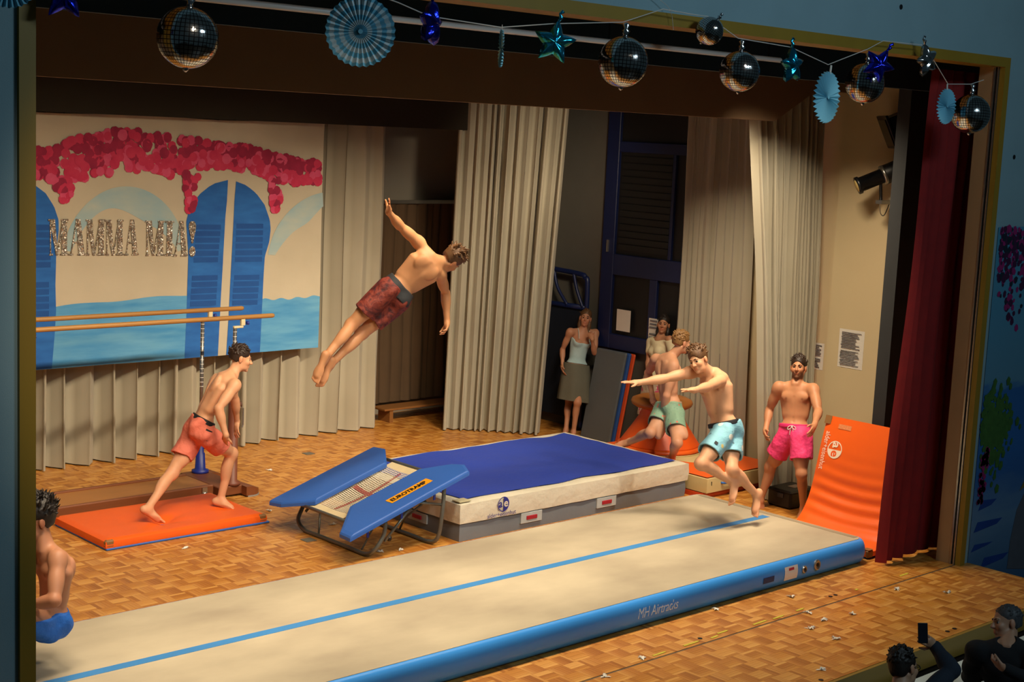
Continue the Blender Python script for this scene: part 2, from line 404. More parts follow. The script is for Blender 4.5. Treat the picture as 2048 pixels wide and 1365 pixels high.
# ---------------------------------------------------------------- window in the right wall
M_wblue = mat('dark_blue_window_frame', '0f1c48', .5, var=.08)
wn = struct('window_1', *(lambda q: (q.V, q.F))(G().box((4.55, 4.4, 1.22), (4.6, 6.77, 4.75))), mat('dark_blind_cloth', '0e0e10', .6, var=.12, vscale=4, stretch=(1, 1, 14)))
def fr(a, b): return bx('window_frame', a, b, M_wblue, wn, .006)
fr((4.5, 6.55, 1.22), (4.58, 6.77, 4.75)); fr((4.5, 4.4, 1.22), (4.58, 4.6, 4.75)); fr((4.5, 4.6, 1.22), (4.58, 6.55, 1.42)); fr((4.5, 4.6, 3.86), (4.58, 6.55, 4.0)); fr((4.5, 4.6, 2.22), (4.58, 6.55, 2.5)); fr((4.505, 5.75, 1.42), (4.575, 5.88, 2.22)); fr((4.505, 5.55, 2.5), (4.575, 5.6, 3.86))
for z in np.arange(2.56, 3.84, .09): bx('blind_slat', (4.53, 5.62, float(z)), (4.548, 6.5, float(z)+.075), mat('dark_blind_slat', '111112', .5), wn)
bx('window_handle', (4.47, 6.64, 2.52), (4.5, 6.66, 2.68), M_alu, wn)

# ---------------------------------------------------------------- papers
def sheet(x, y0, y1, z0, z1, label, lines, dz=0., curl=.004):
    t = thing('notice_sheet', label, 'paper', (x, (y0+y1)/2, z0), 'paper notices')
    V, F = grid(6, 8, lambda u, v: (x-.003-curl*(1-cos(pi*u*v))*.5, y0+(y1-y0)*u+dz*(v-.5), z0+(z1-z0)*v)); mk('paper', V, F, M_paper, t, True)
    q = G(); rr = random.Random(int(y0*100))
    for k in range(lines):
        zz = z1-(z1-z0)*(.07+.88*k/lines)
        if abs(k-lines*.5) < 1: continue
        a = .08+.04*rr.random(); b = .9-.3*rr.random()
        h = (z1-z0)/lines*.4
        q.box((x-.009-curl, y1-(y1-y0)*a+dz*.0, zz-h), (x-.0085-curl, y1-(y1-y0)*b, zz))
    q.obj('printed_lines', M_ink, t); return t
sheet(4.5, 2.53, 2.87, 1.52, 1.97, 'large printed notice pinned on the cream wall above the upright orange mat', 22)
sheet(4.6, 3.14, 3.36, 1.42, 1.74, 'small plain sheet on the wall beside the wing curtain', 12)
sheet(4.5, 6.17, 6.42, 1.48, 1.77, 'white sheet with a folded corner taped to the blue window', 0)
sheet(4.5, 5.62, 5.84, 1.42, 1.72, 'white sheet on the blue window beside the dark haired woman', 6)
# ================================================================ painted banner
M_canvas = None
def paint(name, c0, c1, scale=(3, 3, 3), rough=.85, detail=5):
    t = NT(name); P = t.new('ShaderNodeNewGeometry').outputs['Position']
    n = t.noise(1, detail, vec=P, stretch=scale); t.base(t.mix(t.math('MULTIPLY_ADD', n, 2.2, -.6, True), lin(c0), lin(c1))); t.rough(rough)
    t.bump(t.noise(1, 3, vec=P, stretch=(7, 7, 16)), .25, .008); return t.m
M_canvas = paint('cream_painted_canvas', 'bdb29a', 'c9bea6', (1.5, 1.5, 1.5))
M_pblue = paint('blue_shutter_paint', '1c5aa8', '2a70c0', (3, 3, 9))
M_pslat = paint('dark_blue_slat_paint', '164a92', '1c559f', (3, 3, 3))
M_psea = paint('sea_blue_paint', '3f8cc4', '6aaad0', (1.6, 1, 11))
M_psky = paint('pale_blue_wash', '8fb3bf', 'b5bfb4', (2.5, 1, 5))
M_fl = [paint('crimson_blossom_paint', 'c0264e', 'd03a5c', (8, 8, 8)), paint('dark_crimson_blossom_paint', '8d1c40', 'a82449', (8, 8, 8)), paint('pink_blossom_paint', 'cf3c66', 'd85a7c', (8, 8, 8))]
BX0, BX1, BZ0, BZ1, BY = -4.75, .965, 1.215, 4.05, 8.3
def wr(x, z):      # wrinkles of the hanging cloth
    return .012*sin(2.1*x+.7)*(.4+.6*(BZ1-z)/2.8)+.006*sin(7*x+2.3*z)+.01*max(0, (z-3.55))*sin(11*x+6*z)*1.6
def bp(x, z, d=0.): return (x, BY+wr(x, z)-d, z+.012*sin(3*x)*(1 if z > 3.8 else 0))
ban = thing('painted_banner', 'large painted cloth banner with blue shutters, pink blossom and the words MAMMA MIA!', 'banner', (-1.9, BY, BZ0))
V, F = grid(80, 50, lambda u, v: bp(BX0+(BX1-BX0)*u, BZ0+(BZ1-BZ0)*v)); mk('canvas', V, F, M_canvas, ban, True)
def clip_fill(poly, d, name, m, step=.04):
    """flat painted patch following the cloth: polygon triangulated on a grid of strips"""
    zs = [p[1] for p in poly]; z0, z1 = min(zs), max(zs); n = max(2, int((z1-z0)/step)); q = G()
    def spans(z):
        xs = []
        for (xa, za), (xb, zb) in zip(poly, poly[1:]+poly[:1]):
            if (za <= z < zb) or (zb <= z < za): xs.append(xa+(xb-xa)*(z-za)/(zb-za))
        return (min(xs), max(xs)) if xs else None
    rows = [(z0+(z1-z0)*j/n) for j in range(n+1)]; sp = [spans(min(max(z, z0+1e-4), z1-1e-4)) for z in rows]
    for j in range(n):
        a, b = sp[j], sp[j+1]
        if not a or not b: continue
        k = max(1, int((max(a[1], b[1])-min(a[0], b[0]))/.12))
        V = [bp(a[0]+(a[1]-a[0])*i/k, rows[j], d) for i in range(k+1)]+[bp(b[0]+(b[1]-b[0])*i/k, rows[j+1], d) for i in range(k+1)]
        q.add(V, [(i, i+1, k+2+i, k+1+i) for i in range(k)])
    return q.obj(name, m, ban, True)
leafL = [(-.425, 3.337), (-.636, 3.288), (-.816, 3.157), (-.953, 2.958), (-.985, 2.841), (-.968, 2.658), (-.952, 2.458), (-.959, 2.09), (-.966, 1.685), (-.978, 1.218), (-.523, 1.218), (-.496, 1.763), (-.471, 2.277), (-.45, 2.896), (-.433, 3.099)]
leafR = [(-.31, 3.321), (-.158, 3.274), (-.013, 3.178), (.112, 3.039), (.194, 2.849), (.208, 2.732), (.19, 2.579), (.129, 2.407), (.114, 2.155), (.099, 1.734), (.087, 1.218), (-.4, 1.218), (-.374, 1.653), (-.353, 2.274), (-.329, 3.099)]
leaf0 = [(-3.05, 3.33), (-2.851, 3.263), (-2.714, 3.167), (-2.615, 3.02), (-2.562, 2.871), (-2.562, 2.761), (-2.591, 2.53), (-2.602, 2.153), (-2.595, 1.868), (-2.612, 1.578), (-2.641, 1.22), (-3.05, 1.22)]
def dense(P): return P
# sea and sky behind the shutters
def patch(top, x0, x1, zb, d, name, m, n=40):
    def tz(x):
        for (xa, za), (xb, zb2) in zip(top, top[1:]):
            if xa <= x <= xb: return za+(zb2-za)*(x-xa)/(xb-xa)
        return top[-1][1] if x > top[-1][0] else top[0][1]
    V, F = grid(n, 10, lambda u, v: bp(x0+(x1-x0)*u, zb+(tz(x0+(x1-x0)*u)+.012*sin(23*u)-zb)*v, d)); return mk(name, V, F, m, ban, True)
patch([(-4.75, 1.9), (-2.595, 1.907), (-2.067, 1.945), (-1.437, 1.963), (-.964, 1.978)], -4.75, -.96, 1.217, .004, 'painted_sea', M_psea)
patch([(.1, 1.875), (.513, 1.864), (.96, 1.885)], .09, .962, 1.217, .004, 'painted_sea', M_psea)
def arch(cx, rx, zc, rz, th, a0, a1, name):
    V, F = grid(36, 4, lambda u, v: bp(cx+rx*cos(a0+(a1-a0)*u)*(1-th*v*(.35+.65*sin(pi*u))), zc+rz*sin(a0+(a1-a0)*u)*(1-th*v*(.6+.4*sin(5*u))), .004)); return mk(name, V, F, M_psky, ban, True)
arch(-1.75, .78, 2.35, .9, .38, radians(12), radians(168), 'painted_sky_arch')
arch(1.1, .93, 2.3, .9, .32, radians(98), radians(172), 'painted_sky_arch')
clip_fill(leafL, .006, 'painted_shutter', M_pblue); clip_fill(leafR, .006, 'painted_shutter', M_pblue); clip_fill(leaf0, .006, 'painted_shutter', M_pblue)
clip_fill([(-3.15, 3.33), (-3.3, 3.28), (-3.5, 3.1), (-3.65, 2.8), (-3.6, 2.4), (-3.62, 1.22), (-3.15, 1.22)], .006, 'painted_shutter', M_pblue)
def slats(x0, x1, za, zb, n, dx):
    for k in range(n):
        z = za+(zb-za)*k/(n-1) if n > 1 else za; s = dx*k/(n-1)
        q = G(); V, F = grid(6, 1, lambda u, v: bp(x0+s+(x1-x0)*u, z-.07*1.0*v*.85-.006*u, .009)); mk('painted_slat', V, F, M_pslat, ban)
slats(-.85, -.51, 2.81, 2.42, 6, -.03); slats(-.9, -.54, 2.205, 1.9, 5, -.02)
slats(-.295, .095, 2.815, 2.41, 6, -.01); slats(-.31, .05, 2.19, 1.88, 5, -.02)
slats(-2.98, -2.66, 2.83, 2.42, 6, 0.); slats(-2.98, -2.68, 2.2, 1.88, 5, 0.)
# blossom: overlapping round dabs of paint
up = [(-4.75, 3.4), (-2.812, 3.636), (-2.582, 3.695), (-2.318, 3.784), (-2.079, 3.83), (-1.805, 3.88), (-1.587, 3.862), (-1.268, 3.82), (-.908, 3.82), (-.537, 3.77), (-.26, 3.74), (.095, 3.69), (.461, 3.61), (.93, 3.56)]
lo = [(-4.75, 3.1), (-2.811, 3.36), (-2.61, 3.28), (-2.316, 3.3), (-2.076, 3.38), (-1.645, 3.44), (-1.197, 3.39), (-.801, 3.48), (-.392, 3.5), (.032, 3.42), (.251, 3.33), (.621, 3.3), (.93, 3.33)]
def itp(P, x):
    for (a, b), (c, d) in zip(P, P[1:]):
        if a <= x <= c: return b+(d-b)*(x-a)/(c-a)
    return P[-1][1]
rb = random.Random(4); dabs = [G(), G(), G()]; pts = []
for k in range(640):
    x = -3.4+4.31*rb.random(); a, b = itp(lo, x), itp(up, x); pts.append((x, a+(b-a)*rb.random(), (b-a), a))
for cx, zt, zb, n, wd in ((-2.52, 3.3, 2.99, 16, .2), (-.93, 3.42, 2.99, 20, .22), (.26, 3.35, 2.98, 18, .2)):
    for k in range(n):
        f = rb.random(); pts.append((cx+(rb.random()-.5)*wd*(1.25-f), zt+(zb-zt)*f, .3, zb))
for k, (x, z, h, a) in enumerate(pts):
    if x > .915: continue
    r = .047+.016*rb.random(); hi = (z-a)/max(h, .01); c = 1 if rb.random() < .15+.4*(hi > .55) else (2 if rb.random() < .3 else 0)
    V = [bp(x+r*cos(2*pi*i/9)*(1+.06*rb.random()), z+r*sin(2*pi*i/9)*(1.06), .010+.00001*k) for i in range(9)]
    dabs[c].add(V, [tuple(range(9))])
for k in range(3): tag(dabs[k].obj('painted_blossom', M_fl[k], ban), kind='stuff')
# glitter letters
def glitter():
    t = NT('silver_glitter'); P = t.new('ShaderNodeNewGeometry').outputs['Position']
    v = t.new('ShaderNodeTexVoronoi'); v.inputs['Scale'].default_value = 95; t.l.new(P, v.inputs['Vector'])
    t.base(t.mix(t.math('GREATER_THAN', v.outputs['Color'], .62), lin('9a9286'), lin('fff8ea'))); t.set(Metallic=.75); t.rough(.42)
    nm = t.new('ShaderNodeVectorMath', operation='SUBTRACT'); t.l.new(v.outputs['Color'], nm.inputs[0]); nm.inputs[1].default_value = (.5, .5, .5)
    ad = t.new('ShaderNodeVectorMath', operation='MULTIPLY_ADD'); t.l.new(nm.outputs[0], ad.inputs[0]); ad.inputs[1].default_value = (1.3, 1.3, 1.3)
    gn = t.new('ShaderNodeNewGeometry'); t.l.new(gn.outputs['Normal'], ad.inputs[2]); no = t.new('ShaderNodeVectorMath', operation='NORMALIZE'); t.l.new(ad.outputs[0], no.inputs[0]); t.l.new(no.outputs[0], t.b.inputs['Normal'])
    return t.m
M_glit = glitter()
LT = {  # strokes as polygons in a 1 x 1 cell
 'M': [[(.04, 0), (.1, 0), (.1, 1), (.04, 1)], [(0, 0), (.2, 0), (.2, .05), (0, .05)], [(-.05, .95), (.3, .95), (.3, 1), (-.05, 1)], [(.02, 1), (.31, 1), (.47, .0), (.36, .0)], [(.66, .8), (.74, .8), (.48, .0), (.41, .0)], [(.68, 0), (.96, 0), (.96, 1), (.68, 1)], [(.6, 0), (1.03, 0), (1.03, .05), (.6, .05)], [(.66, .95), (1.02, .95), (1.02, 1), (.66, 1)]],
 'A': [[(.1, 0), (.16, 0), (.52, 1), (.44, 1)], [(.02, 0), (.28, 0), (.28, .05), (.02, .05)], [(.42, 1), (.68, 1), (.96, 0), (.62, 0)], [(.54, 0), (1.02, 0), (1.02, .05), (.54, .05)], [(.22, .34), (.62, .34), (.62, .38), (.23, .38)]],
 'I': [[(.2, 0), (.8, 0), (.8, 1), (.2, 1)], [(0, 0), (1, 0), (1, .05), (0, .05)], [(0, .95), (1, .95), (1, 1), (0, 1)]]}
bx_ = [-2.66, -2.31, -2.03, -1.79, -1.53]
def letter(ch, x0, x1, z0, z1):
    q = G()
    if ch == '!':
        cx = (x0+x1)/2; wd = (x1-x0)/2
        top = [(cx+wd*a, z0+(z1-z0)*b) for a, b in ((-.2, .38), (.2, .38), (.45, .55), (.9, .75), (1, .87), (.75, .97), (.3, 1), (-.3, 1), (-.75, .97), (-1, .87), (-.9, .75), (-.45, .55))]
        dot = [(cx+wd*.85*cos(2*pi*k/16), z0+(z1-z0)*.15*(1+sin(2*pi*k/16))) for k in range(16)]
        polys = [top, dot]
    else: polys = [[(x0+(x1-x0)*u, z0+(z1-z0)*v) for u, v in p] for p in LT[ch]]
    for k, p in enumerate(polys):
        if sum((a[0]*b[1]-b[0]*a[1]) for a, b in zip(p, p[1:]+p[:1])) < 0: p = p[::-1]
        q.prism(p, lambda u, v, h: bp(u, v, h), .012, .018+.0004*k)
    return q.obj('glitter_letter', M_glit, ban)
for ch, x0, x1, z0, z1 in (('M', -2.68, -2.46, 2.485, 2.885), ('A', -2.45, -2.25, 2.48, 2.885), ('M', -2.24, -2.025, 2.475, 2.88), ('M', -2.01, -1.795, 2.47, 2.875), ('A', -1.78, -1.6, 2.465, 2.875),
                           ('M', -1.505, -1.28, 2.455, 2.86), ('I', -1.265, -1.15, 2.45, 2.855), ('A', -1.16, -.97, 2.44, 2.855), ('!', -.955, -.855, 2.43, 2.85)):
    letter(ch, x0+.0, x1, z0, z1)
# seam across the cloth
V, F = grid(60, 1, lambda u, v: bp(BX0+(BX1-BX0)*u, 3.585-.004*v-.02*u, .0035)); mk('cloth_seam', V, F, mat('seam_thread', 'b8a98c', .9), ban)

# ================================================================ printed sea mural on the front wall
mu = thing('printed_mural', 'printed seaside mural with flowers on the wall right of the stage', 'mural', (4.4, .29, -.6))
def mp(x, z, d=0.): return (x, .292-d, z)
def mural_mat():
    t = NT('printed_sea_view'); P = t.new('ShaderNodeSeparateXYZ'); GP = t.new('ShaderNodeNewGeometry').outputs['Position']; t.l.new(GP, P.inputs[0])
    z = P.outputs[2]; n = t.noise(2.2, 4, vec=GP, stretch=(1, 1, 4))
    f = t.math('MULTIPLY_ADD', t.math('ADD', z, t.math('MULTIPLY', n, .35)), 1/4.2, .1)
    t.base(t.ramp(f, [(0, lin('23466e')), (.24, lin('5f7f9d')), (.34, lin('305f9a')), (.42, lin('2a62a4')), (.55, lin('2a5f9a')), (.57, lin('56849c')), (1, lin('3f8aa8'))])); t.rough(.5); return t.m
V, F = grid(6, 20, lambda u, v: mp(3.24+(5.6-3.24)*u, -.62+(3.37+.62)*v)); mk('print', V, F, mural_mat(), mu)
rm = random.Random(9); fl = [G(), G(), G()]
for k in range(520):
    x = 3.3+1.4*rm.random(); z = 3.36-abs(rm.gauss(0, .3)) if rm.random() < .6 else 3.3-rm.random()*(.95 if sin(x*9) > 0 else .5)
    r = .02+.03*rm.random(); a = rm.random()*6; c = rm.choice((0, 0, 1, 1, 2)); fl[c].add([mp(x+r*cos(a+2*pi*i/6)*(.7+.6*rm.random()), max(min(z, 3.35), 2.2)+r*sin(a+2*pi*i/6), .002+.000004*k) for i in range(6)], [tuple(range(6))])
gr = G()
for k in range(420):
    x = 3.5+rm.gauss(0, .15); z = 1.32+rm.gauss(0, .2)
    if x < 3.25: continue
    r = .018+.03*rm.random(); a = rm.random()*6; gr.add([mp(x+r*cos(a+2*pi*i/5), z+r*sin(a+2*pi*i/5)*1.2, .005+.000004*k) for i in range(5)], [tuple(range(5))])
for k in range(60):
    x = 3.32+rm.random()*.12; z = 1.15-rm.random()*.55; r = .03; fl[1].add([mp(x+r*cos(2*pi*i/6), z+r*sin(2*pi*i/6), .008) for i in range(6)], [tuple(range(6))])
for q, nm, m in ((fl[0], 'printed_dark_petals', mat('print_dark_purple', '3b1038', .5)), (fl[1], 'printed_pink_petals', mat('print_magenta', '8c1c5e', .5)), (fl[2], 'printed_shade_leaves', mat('print_dark_leaf', '142030', .5)), (gr, 'printed_bush', mat('print_leaf_green', '3c6428', .5, var=.3, vscale=12))):
    tag(q.obj(nm, m, mu), kind='stuff')
gq = G().prism([(4.05, -.2), (4.6, -.3), (4.6, .72), (4.28, .6), (4.14, .42), (4.06, .1)], lambda u, v, h: mp(u, v, h), .003, .004); gq.obj('printed_terrace', mat('print_grey_terrace', '5a5a62', .5), mu)
G().prism([(4.16, .62), (4.6, .75), (4.6, .88), (4.3, .8)], lambda u, v, h: mp(u, v, h), .004, .006).obj('printed_cushion', mat('print_ochre', '7c6a2e', .5), mu)
for (a, b, c, d) in ((3.3, .3, 3.75, .38), (3.28, .1, 3.6, .15), (3.5, -.1, 3.95, -.02), (3.35, .52, 3.6, .6)):
    G().prism([(a, b), (c, b+.03), (c+.1, d), (a+.06, d+.02)], lambda u, v, h: mp(u, v, h), .003, .004).obj('printed_wave', mat('print_deep_blue', '1d3f86', .5), mu)

# ================================================================ parallel bars
M_rail = mat('light_bar_wood', 'a5773f', .45, var=.16, vscale=3, stretch=(.6, 14, 14))
M_base = mat('brown_varnished_wood', '7a4526', .45, var=.12, vscale=4, stretch=(.5, 8, 8))
M_cap = mat('blue_painted_steel', '1c2f8a', .4)
pb = thing('parallel_bars', 'wooden parallel bars on a brown base in front of the banner', 'parallel bars', (-2.9, 6.82, 0))
for y, xe in ((6.49, -.94), (7.15, -.91)):
    q = G(); q.tube([(-4.45, y, 1.955), (-4.42, y, 1.955), (xe-.02, y, 1.955), (xe, y, 1.955)], [.02, .025, .025, .02], 12)
    ra = q.obj('rail', M_rail, pb, True)
    for x in (-1.43, -3.85):
        q = G().tube([(x, y, .62 if y < 7 else .5), (x, y, 1.84)], .021, 12); up_ = q.obj('upright', M_metal, pb, True)
        q = G()
        for k in range(15): q.lathe([(.0225, 0), (.0225, .006)], (x, y, 1.1+.05*k), 10)
        tag(q.obj('height_notches', M_white, up_), kind='stuff')
        q = G(); q.box((x-.02, y-.016, 1.84), (x+.1, y+.016, 1.865), .005).box((x+.07, y-.018, 1.865), (x+.12, y+.018, 1.935), .005); q.obj('rail_bracket', mat('ivory_bracket', 'd8c9a0', .5), up_)
        q = G().lathe([(.012, 0), (.02, .004), (.02, .03), (.012, .034)], (x+.14, y, 1.89), 10, ax=(1, 0, 0)); q.obj('clamp_bolt', M_cap, up_)
# blue socket of the far bar, padded brown post of the near bar
for x in (-1.43, -3.85):
    q = G().lathe([(.095, .12), (.095, .15), (.06, .16), (.05, .34), (.038, .35), (.034, .56), (.025, .58)], (x, 7.15, 0), 20); q.obj('socket', M_cap, pb, True)
    q = G().lathe([(.09, .12), (.09, .15), (.055, .17), (.055, 1.02), (.04, 1.06), (.03, 1.07)], (x, 6.49, 0), 20); po = q.obj('post', mat('brown_painted_post', '7c4632', .5), pb, True)
    q = G().tube([(x+.06, 6.47, .98), (x+.1, 6.45, .96), (x+.1, 6.45, .78), (x+.085, 6.45, .75)], .008, 6); q.obj('lever', M_alu, po)
    q = G().lathe([(.012, 0), (.035, .01), (.035, .04), (.012, .05)], (x+.05, 6.49, 1.0), 12, ax=(1, 0, 0)); q.obj('clamp_knob', mat('rusty_knob', '5a3626', .6), po)
    bx('cross_board', (x-.2, 6.42, .02), (x+.1, 7.25, .12), M_base, pb, .008)
    for y in (6.44, 7.2):
        q = G().prism([(x+.08, y-.12), (x+.16, y-.12)]+[(x+.16+.13*sin(pi*k/10), y-.12*cos(pi*k/10)) for k in range(11)]+[(x+.16, y+.12), (x+.08, y+.12)], lambda u, v, h: (u, v, h*(1-.45*max(0, (u-x-.16)/.13))), .015, .115)
        f_ = q.obj('foot', M_base, pb); q = G().prism([(x+.1, y-.12)]+[(x+.165+.13*sin(pi*k/10), y-.125*cos(pi*k/10)) for k in range(11)]+[(x+.1, y+.12)], lambda u, v, h: (u, v, h), 0, .016); q.obj('foot_pad', mat('grey_rubber', '8d8b86', .7), f_)
bx('base_board', (-3.72, 6.57, .085), (-1.63, 7.1, .115), mat('base_board_wood', 'a8703a', .45, var=.1, stretch=(.5, 8, 8)), pb)
for y in (6.53, 7.1): bx('base_beam', (-3.72, y, .03), (-1.63, y+.05, .135), M_base, pb, .012)
bx('steel_bracket', (-1.78, 6.515, .03), (-1.72, 6.53, .12), M_alu, pb); G().lathe([(.03, 0), (.035, .01), (.035, .03), (.03, .04)], (-1.75, 6.5, .04), 12, ax=(0, 1, 0)).obj('castor', M_metal, pb, True)

# ================================================================ orange mat under the man in salmon shorts
om = thing('gym_mat', 'flat orange gym mat with blue underside under the man in salmon shorts', 'mat', (-2.65, 5.85, 0), 'orange gym mats')
X0, X1, Y0, Y1, HZ = -3.53, -1.75, 5.33, 6.38, .105
def dent(x, y):
    d = math.hypot((x+2.68)*1.0, (y-5.77)); e = math.hypot(x+1.93, y-5.76)
    return -.062*math.exp(-(d/.13)**2)-.022*math.exp(-(d/.4)**2)*(1+.35*sin(5*atan2(y-5.77, x+2.68)))-.012*math.exp(-(e/.15)**2)
def slab(x0, x1, y0, y1, z0, z1, r, top, nx=48, ny=30):
    """upholstered slab with rounded edges: height field on top + skirt"""
    q = G()
    def f(u, v):
        x, y = x0+(x1-x0)*u, y0+(y1-y0)*v; e = min(x-x0, x1-x, y-y0, y1-y); k = max(0, 1-e/r); return (x, y, z1-r*(1-sqrt(max(0, 1-k*k)))*.75+(top(x, y) if top else 0)*(1-k))
    V, F = grid(nx, ny, f); q.add(V, F)
    for a, b in (((0, 0), (1, 0)), ((1, 0), (1, 1)), ((1, 1), (0, 1)), ((0, 1), (0, 0))):
        n = 20; P = [f(a[0]+(b[0]-a[0])*i/n, a[1]+(b[1]-a[1])*i/n) for i in range(n+1)]
        cx, cy = (x0+x1)/2, (y0+y1)/2
        q.add(P+[(p[0]+(.006 if abs(p[0]-cx) > (x1-x0)/2-.001 else 0)*(1 if p[0] > cx else -1), p[1]+(.006 if abs(p[1]-cy) > (y1-y0)/2-.001 else 0)*(1 if p[1] > cy else -1), (p[2]+z0)/2) for p in P]+[(p[0], p[1], z0) for p in P],
              [f_ for i in range(n) for f_ in ((i, n+1+i, n+2+i, i+1), (n+1+i, 2*n+2+i, 2*n+3+i, n+2+i))])
    return q
slab(X0, X1, Y0, Y1, .018, HZ, .03, dent).obj('cover', M_orange, om, True)
bx('underside', (X0+.0, Y0-.012, 0), (X1+.035, Y1, .02), M_mblue, om, .006)
for x, y, s, t_ in ((X0, Y0, 1, 1), (X1, Y0, -1, 1), (X1, Y1, -1, -1)):
    G().box((x-.005*s, y-.005*t_, .022), (x+.09*s, y+.05*t_, HZ-.008), .015).obj('leather_corner', M_tan, om)

# ================================================================ air track
M_trk = NT('beige_track_fabric')
_P = M_trk.new('ShaderNodeNewGeometry').outputs['Position']
M_trk.base(M_trk.mix(M_trk.math('MULTIPLY_ADD', M_trk.noise(1, 6, vec=_P, stretch=(.9, 1.6, 1)), 2.6, -.85, True), lin('9c8f7a'), lin('bdb096'))); M_trk.rough(.62); M_trk.bump(M_trk.noise(500, 2, vec=_P), .15, .001); M_trk = M_trk.m
M_tb = mat('blue_track_vinyl', '3f98ee', .35, var=.05, vscale=3)
TX0, TX1, TY0, TY1, TH = -8.4, 2.36, .94, 3.06, .24
tr = thing('air_track', 'long inflatable air track with beige top and blue sides across the stage', 'air track', (-3, 2.0, 0))
q = G(); prof = []
for k in range(13):
    a = -pi/2+pi*k/12; prof.append((.075*cos(a)**.75 if cos(a) > 1e-6 else 0., TH/2+TH/2*sin(a)))
path = []; rc = .1
for cx, cy, a0 in ((TX1-rc, TY0+rc, -pi/2), (TX1-rc, TY1-rc, 0), (TX0+rc, TY1-rc, pi/2), (TX0+rc, TY0+rc, pi)):
    for k in range(7):
        a = a0+pi/2*k/6; path.append((cx, cy, cos(a), sin(a)))
n = len(prof); V = []; F = []
for cx, cy, nx, ny in path:
    for (d, z) in prof: V.append((cx+nx*(rc+d-.02), cy+ny*(rc+d-.02), z))
for i in range(len(path)):
    j = (i+1) % len(path); F += [(i*n+k, j*n+k, j*n+k+1, i*n+k+1) for k in range(n-1)]
mk('side_wall', V, F, M_tb, tr, True)
rim = [(cx+nx*(rc-.012), cy+ny*(rc-.012)) for cx, cy, nx, ny in path]
G().prism(rim, lambda u, v, h: (u, v, h), TH-.03, TH+.002).obj('top_sheet', M_trk, tr)
G().box((TX0+.2, 1.985, TH), (2.2, 2.075, TH+.004)).obj('centre_stripe', mat('blue_track_stripe', '3a80be', .5, var=.06), tr)
G().box((TX1-.095, TY0+.06, TH), (TX1-.03, TY1-.06, TH+.0045)).obj('end_band', mat('taupe_track_band', '948770', .6, var=.05), tr)
def ts(x, z):    # point on the blue front side
    s = (z-TH/2)/(TH/2); s = max(-.99, min(.99, s)); c = sqrt(1-s*s); return (x, TY0+.02-.075*c**.75-.003, z)
text_mesh('MH Airtracks', .125, .25, lambda u, v: ts(-1.02+u*.78, .09+v*1.0), 'lettering', mat('pale_print', 'd8ecf4', .5, var=0), tr, space=.95)
def onside(x0, x1, z0, z1, name, m, d=.0, par=None):
    V, F = grid(6, 4, lambda u, v: (lambda p: (p[0], p[1]-d, p[2]))(ts(x0+(x1-x0)*u, z0+(z1-z0)*v))); return mk(name, V, F, m, par or tr)
lb = onside(1.0, 1.2, .055, .185, 'white_label', M_white, .001); onside(1.06, 1.14, .145, .17, 'red_label_print', mat('red_print', 'c03040', .5, var=0), .002)
onside(.68, .84, .085, .14, 'dark_label_print', mat('dark_blue_print', '123a6a', .5, var=.3, vscale=60), .001)
for x, z, r in ((1.3, .12, .036), (1.5, .13, .05)):
    p = ts(x, z); vv = G().lathe([(r, -.01), (r, .008), (r*.8, .014), (r*.55, .012), (r*.5, .004)], p, 20, ax=(0, -1, .1)).obj('air_valve', M_alu, tr)
    G().lathe([(r*.35, 0), (r*.35, .012)], p, 12, ax=(0, -1, .1)).obj('valve_cap', M_dark, vv)

# ================================================================ landing mat
lm = thing('landing_mat', 'thick landing mat with blue top and cream sides behind the air track', 'mat', (1.17, 4.7, 0))
LX0, LX1, LY0, LY1, LZ = -.57, 2.9, 3.69, 5.7, .4
rl = random.Random(3)
def lbump(x, y):
    d = math.hypot((x-.75)*.7, y-4.75); e = math.hypot((x-1.75)*.6, y-5.0); return -.03*math.exp(-(d/.22)**2)-.016*math.exp(-(e/.3)**2)+.006*sin(5*x+2*y)-.012*math.exp(-((x-2.5)**2+(y-5.5)**2)/.1)
slab(LX0+.02, LX1-.02, LY0+.02, LY1-.02, 0, .19, .02, None, 20, 14).obj('lower_foam_block', M_grey, lm, True)
def wav(q, amp=.01):
    q.V = [(x+amp*sin(17*y+9*z)*(1 if z < LZ-.03 else .3), y+(amp*sin(13*x+11*z)+amp*.5*sin(37*x))*(1 if z < LZ-.03 else .3), z) for x, y, z in q.V]; return q
wav(slab(LX0, LX1, LY0, LY1, .185, LZ, .025, lambda x, y: lbump(x, y)-.004, 70, 40), .006).obj('upper_cover', vinyl('wrinkled_cream_vinyl', 'ddd4be', .5, 7., .5, .04), lm, True)
V, F = grid(60, 36, lambda u, v: (lambda x, y: (x, y, LZ+.005+lbump(x, y)+.003*sin(40*u)))(LX0+.13+.01*sin(30*v)+(LX1-LX0-.24)*u, LY0+.1+.012*sin(26*u)+(LY1-LY0-.2)*v)); mk('blue_top', V, F, vinyl('royal_blue_cloth', '2b43a8', .6, 14, .2), lm, True)
M_blp = mat('blue_print', '2a2f86', .5, var=0)
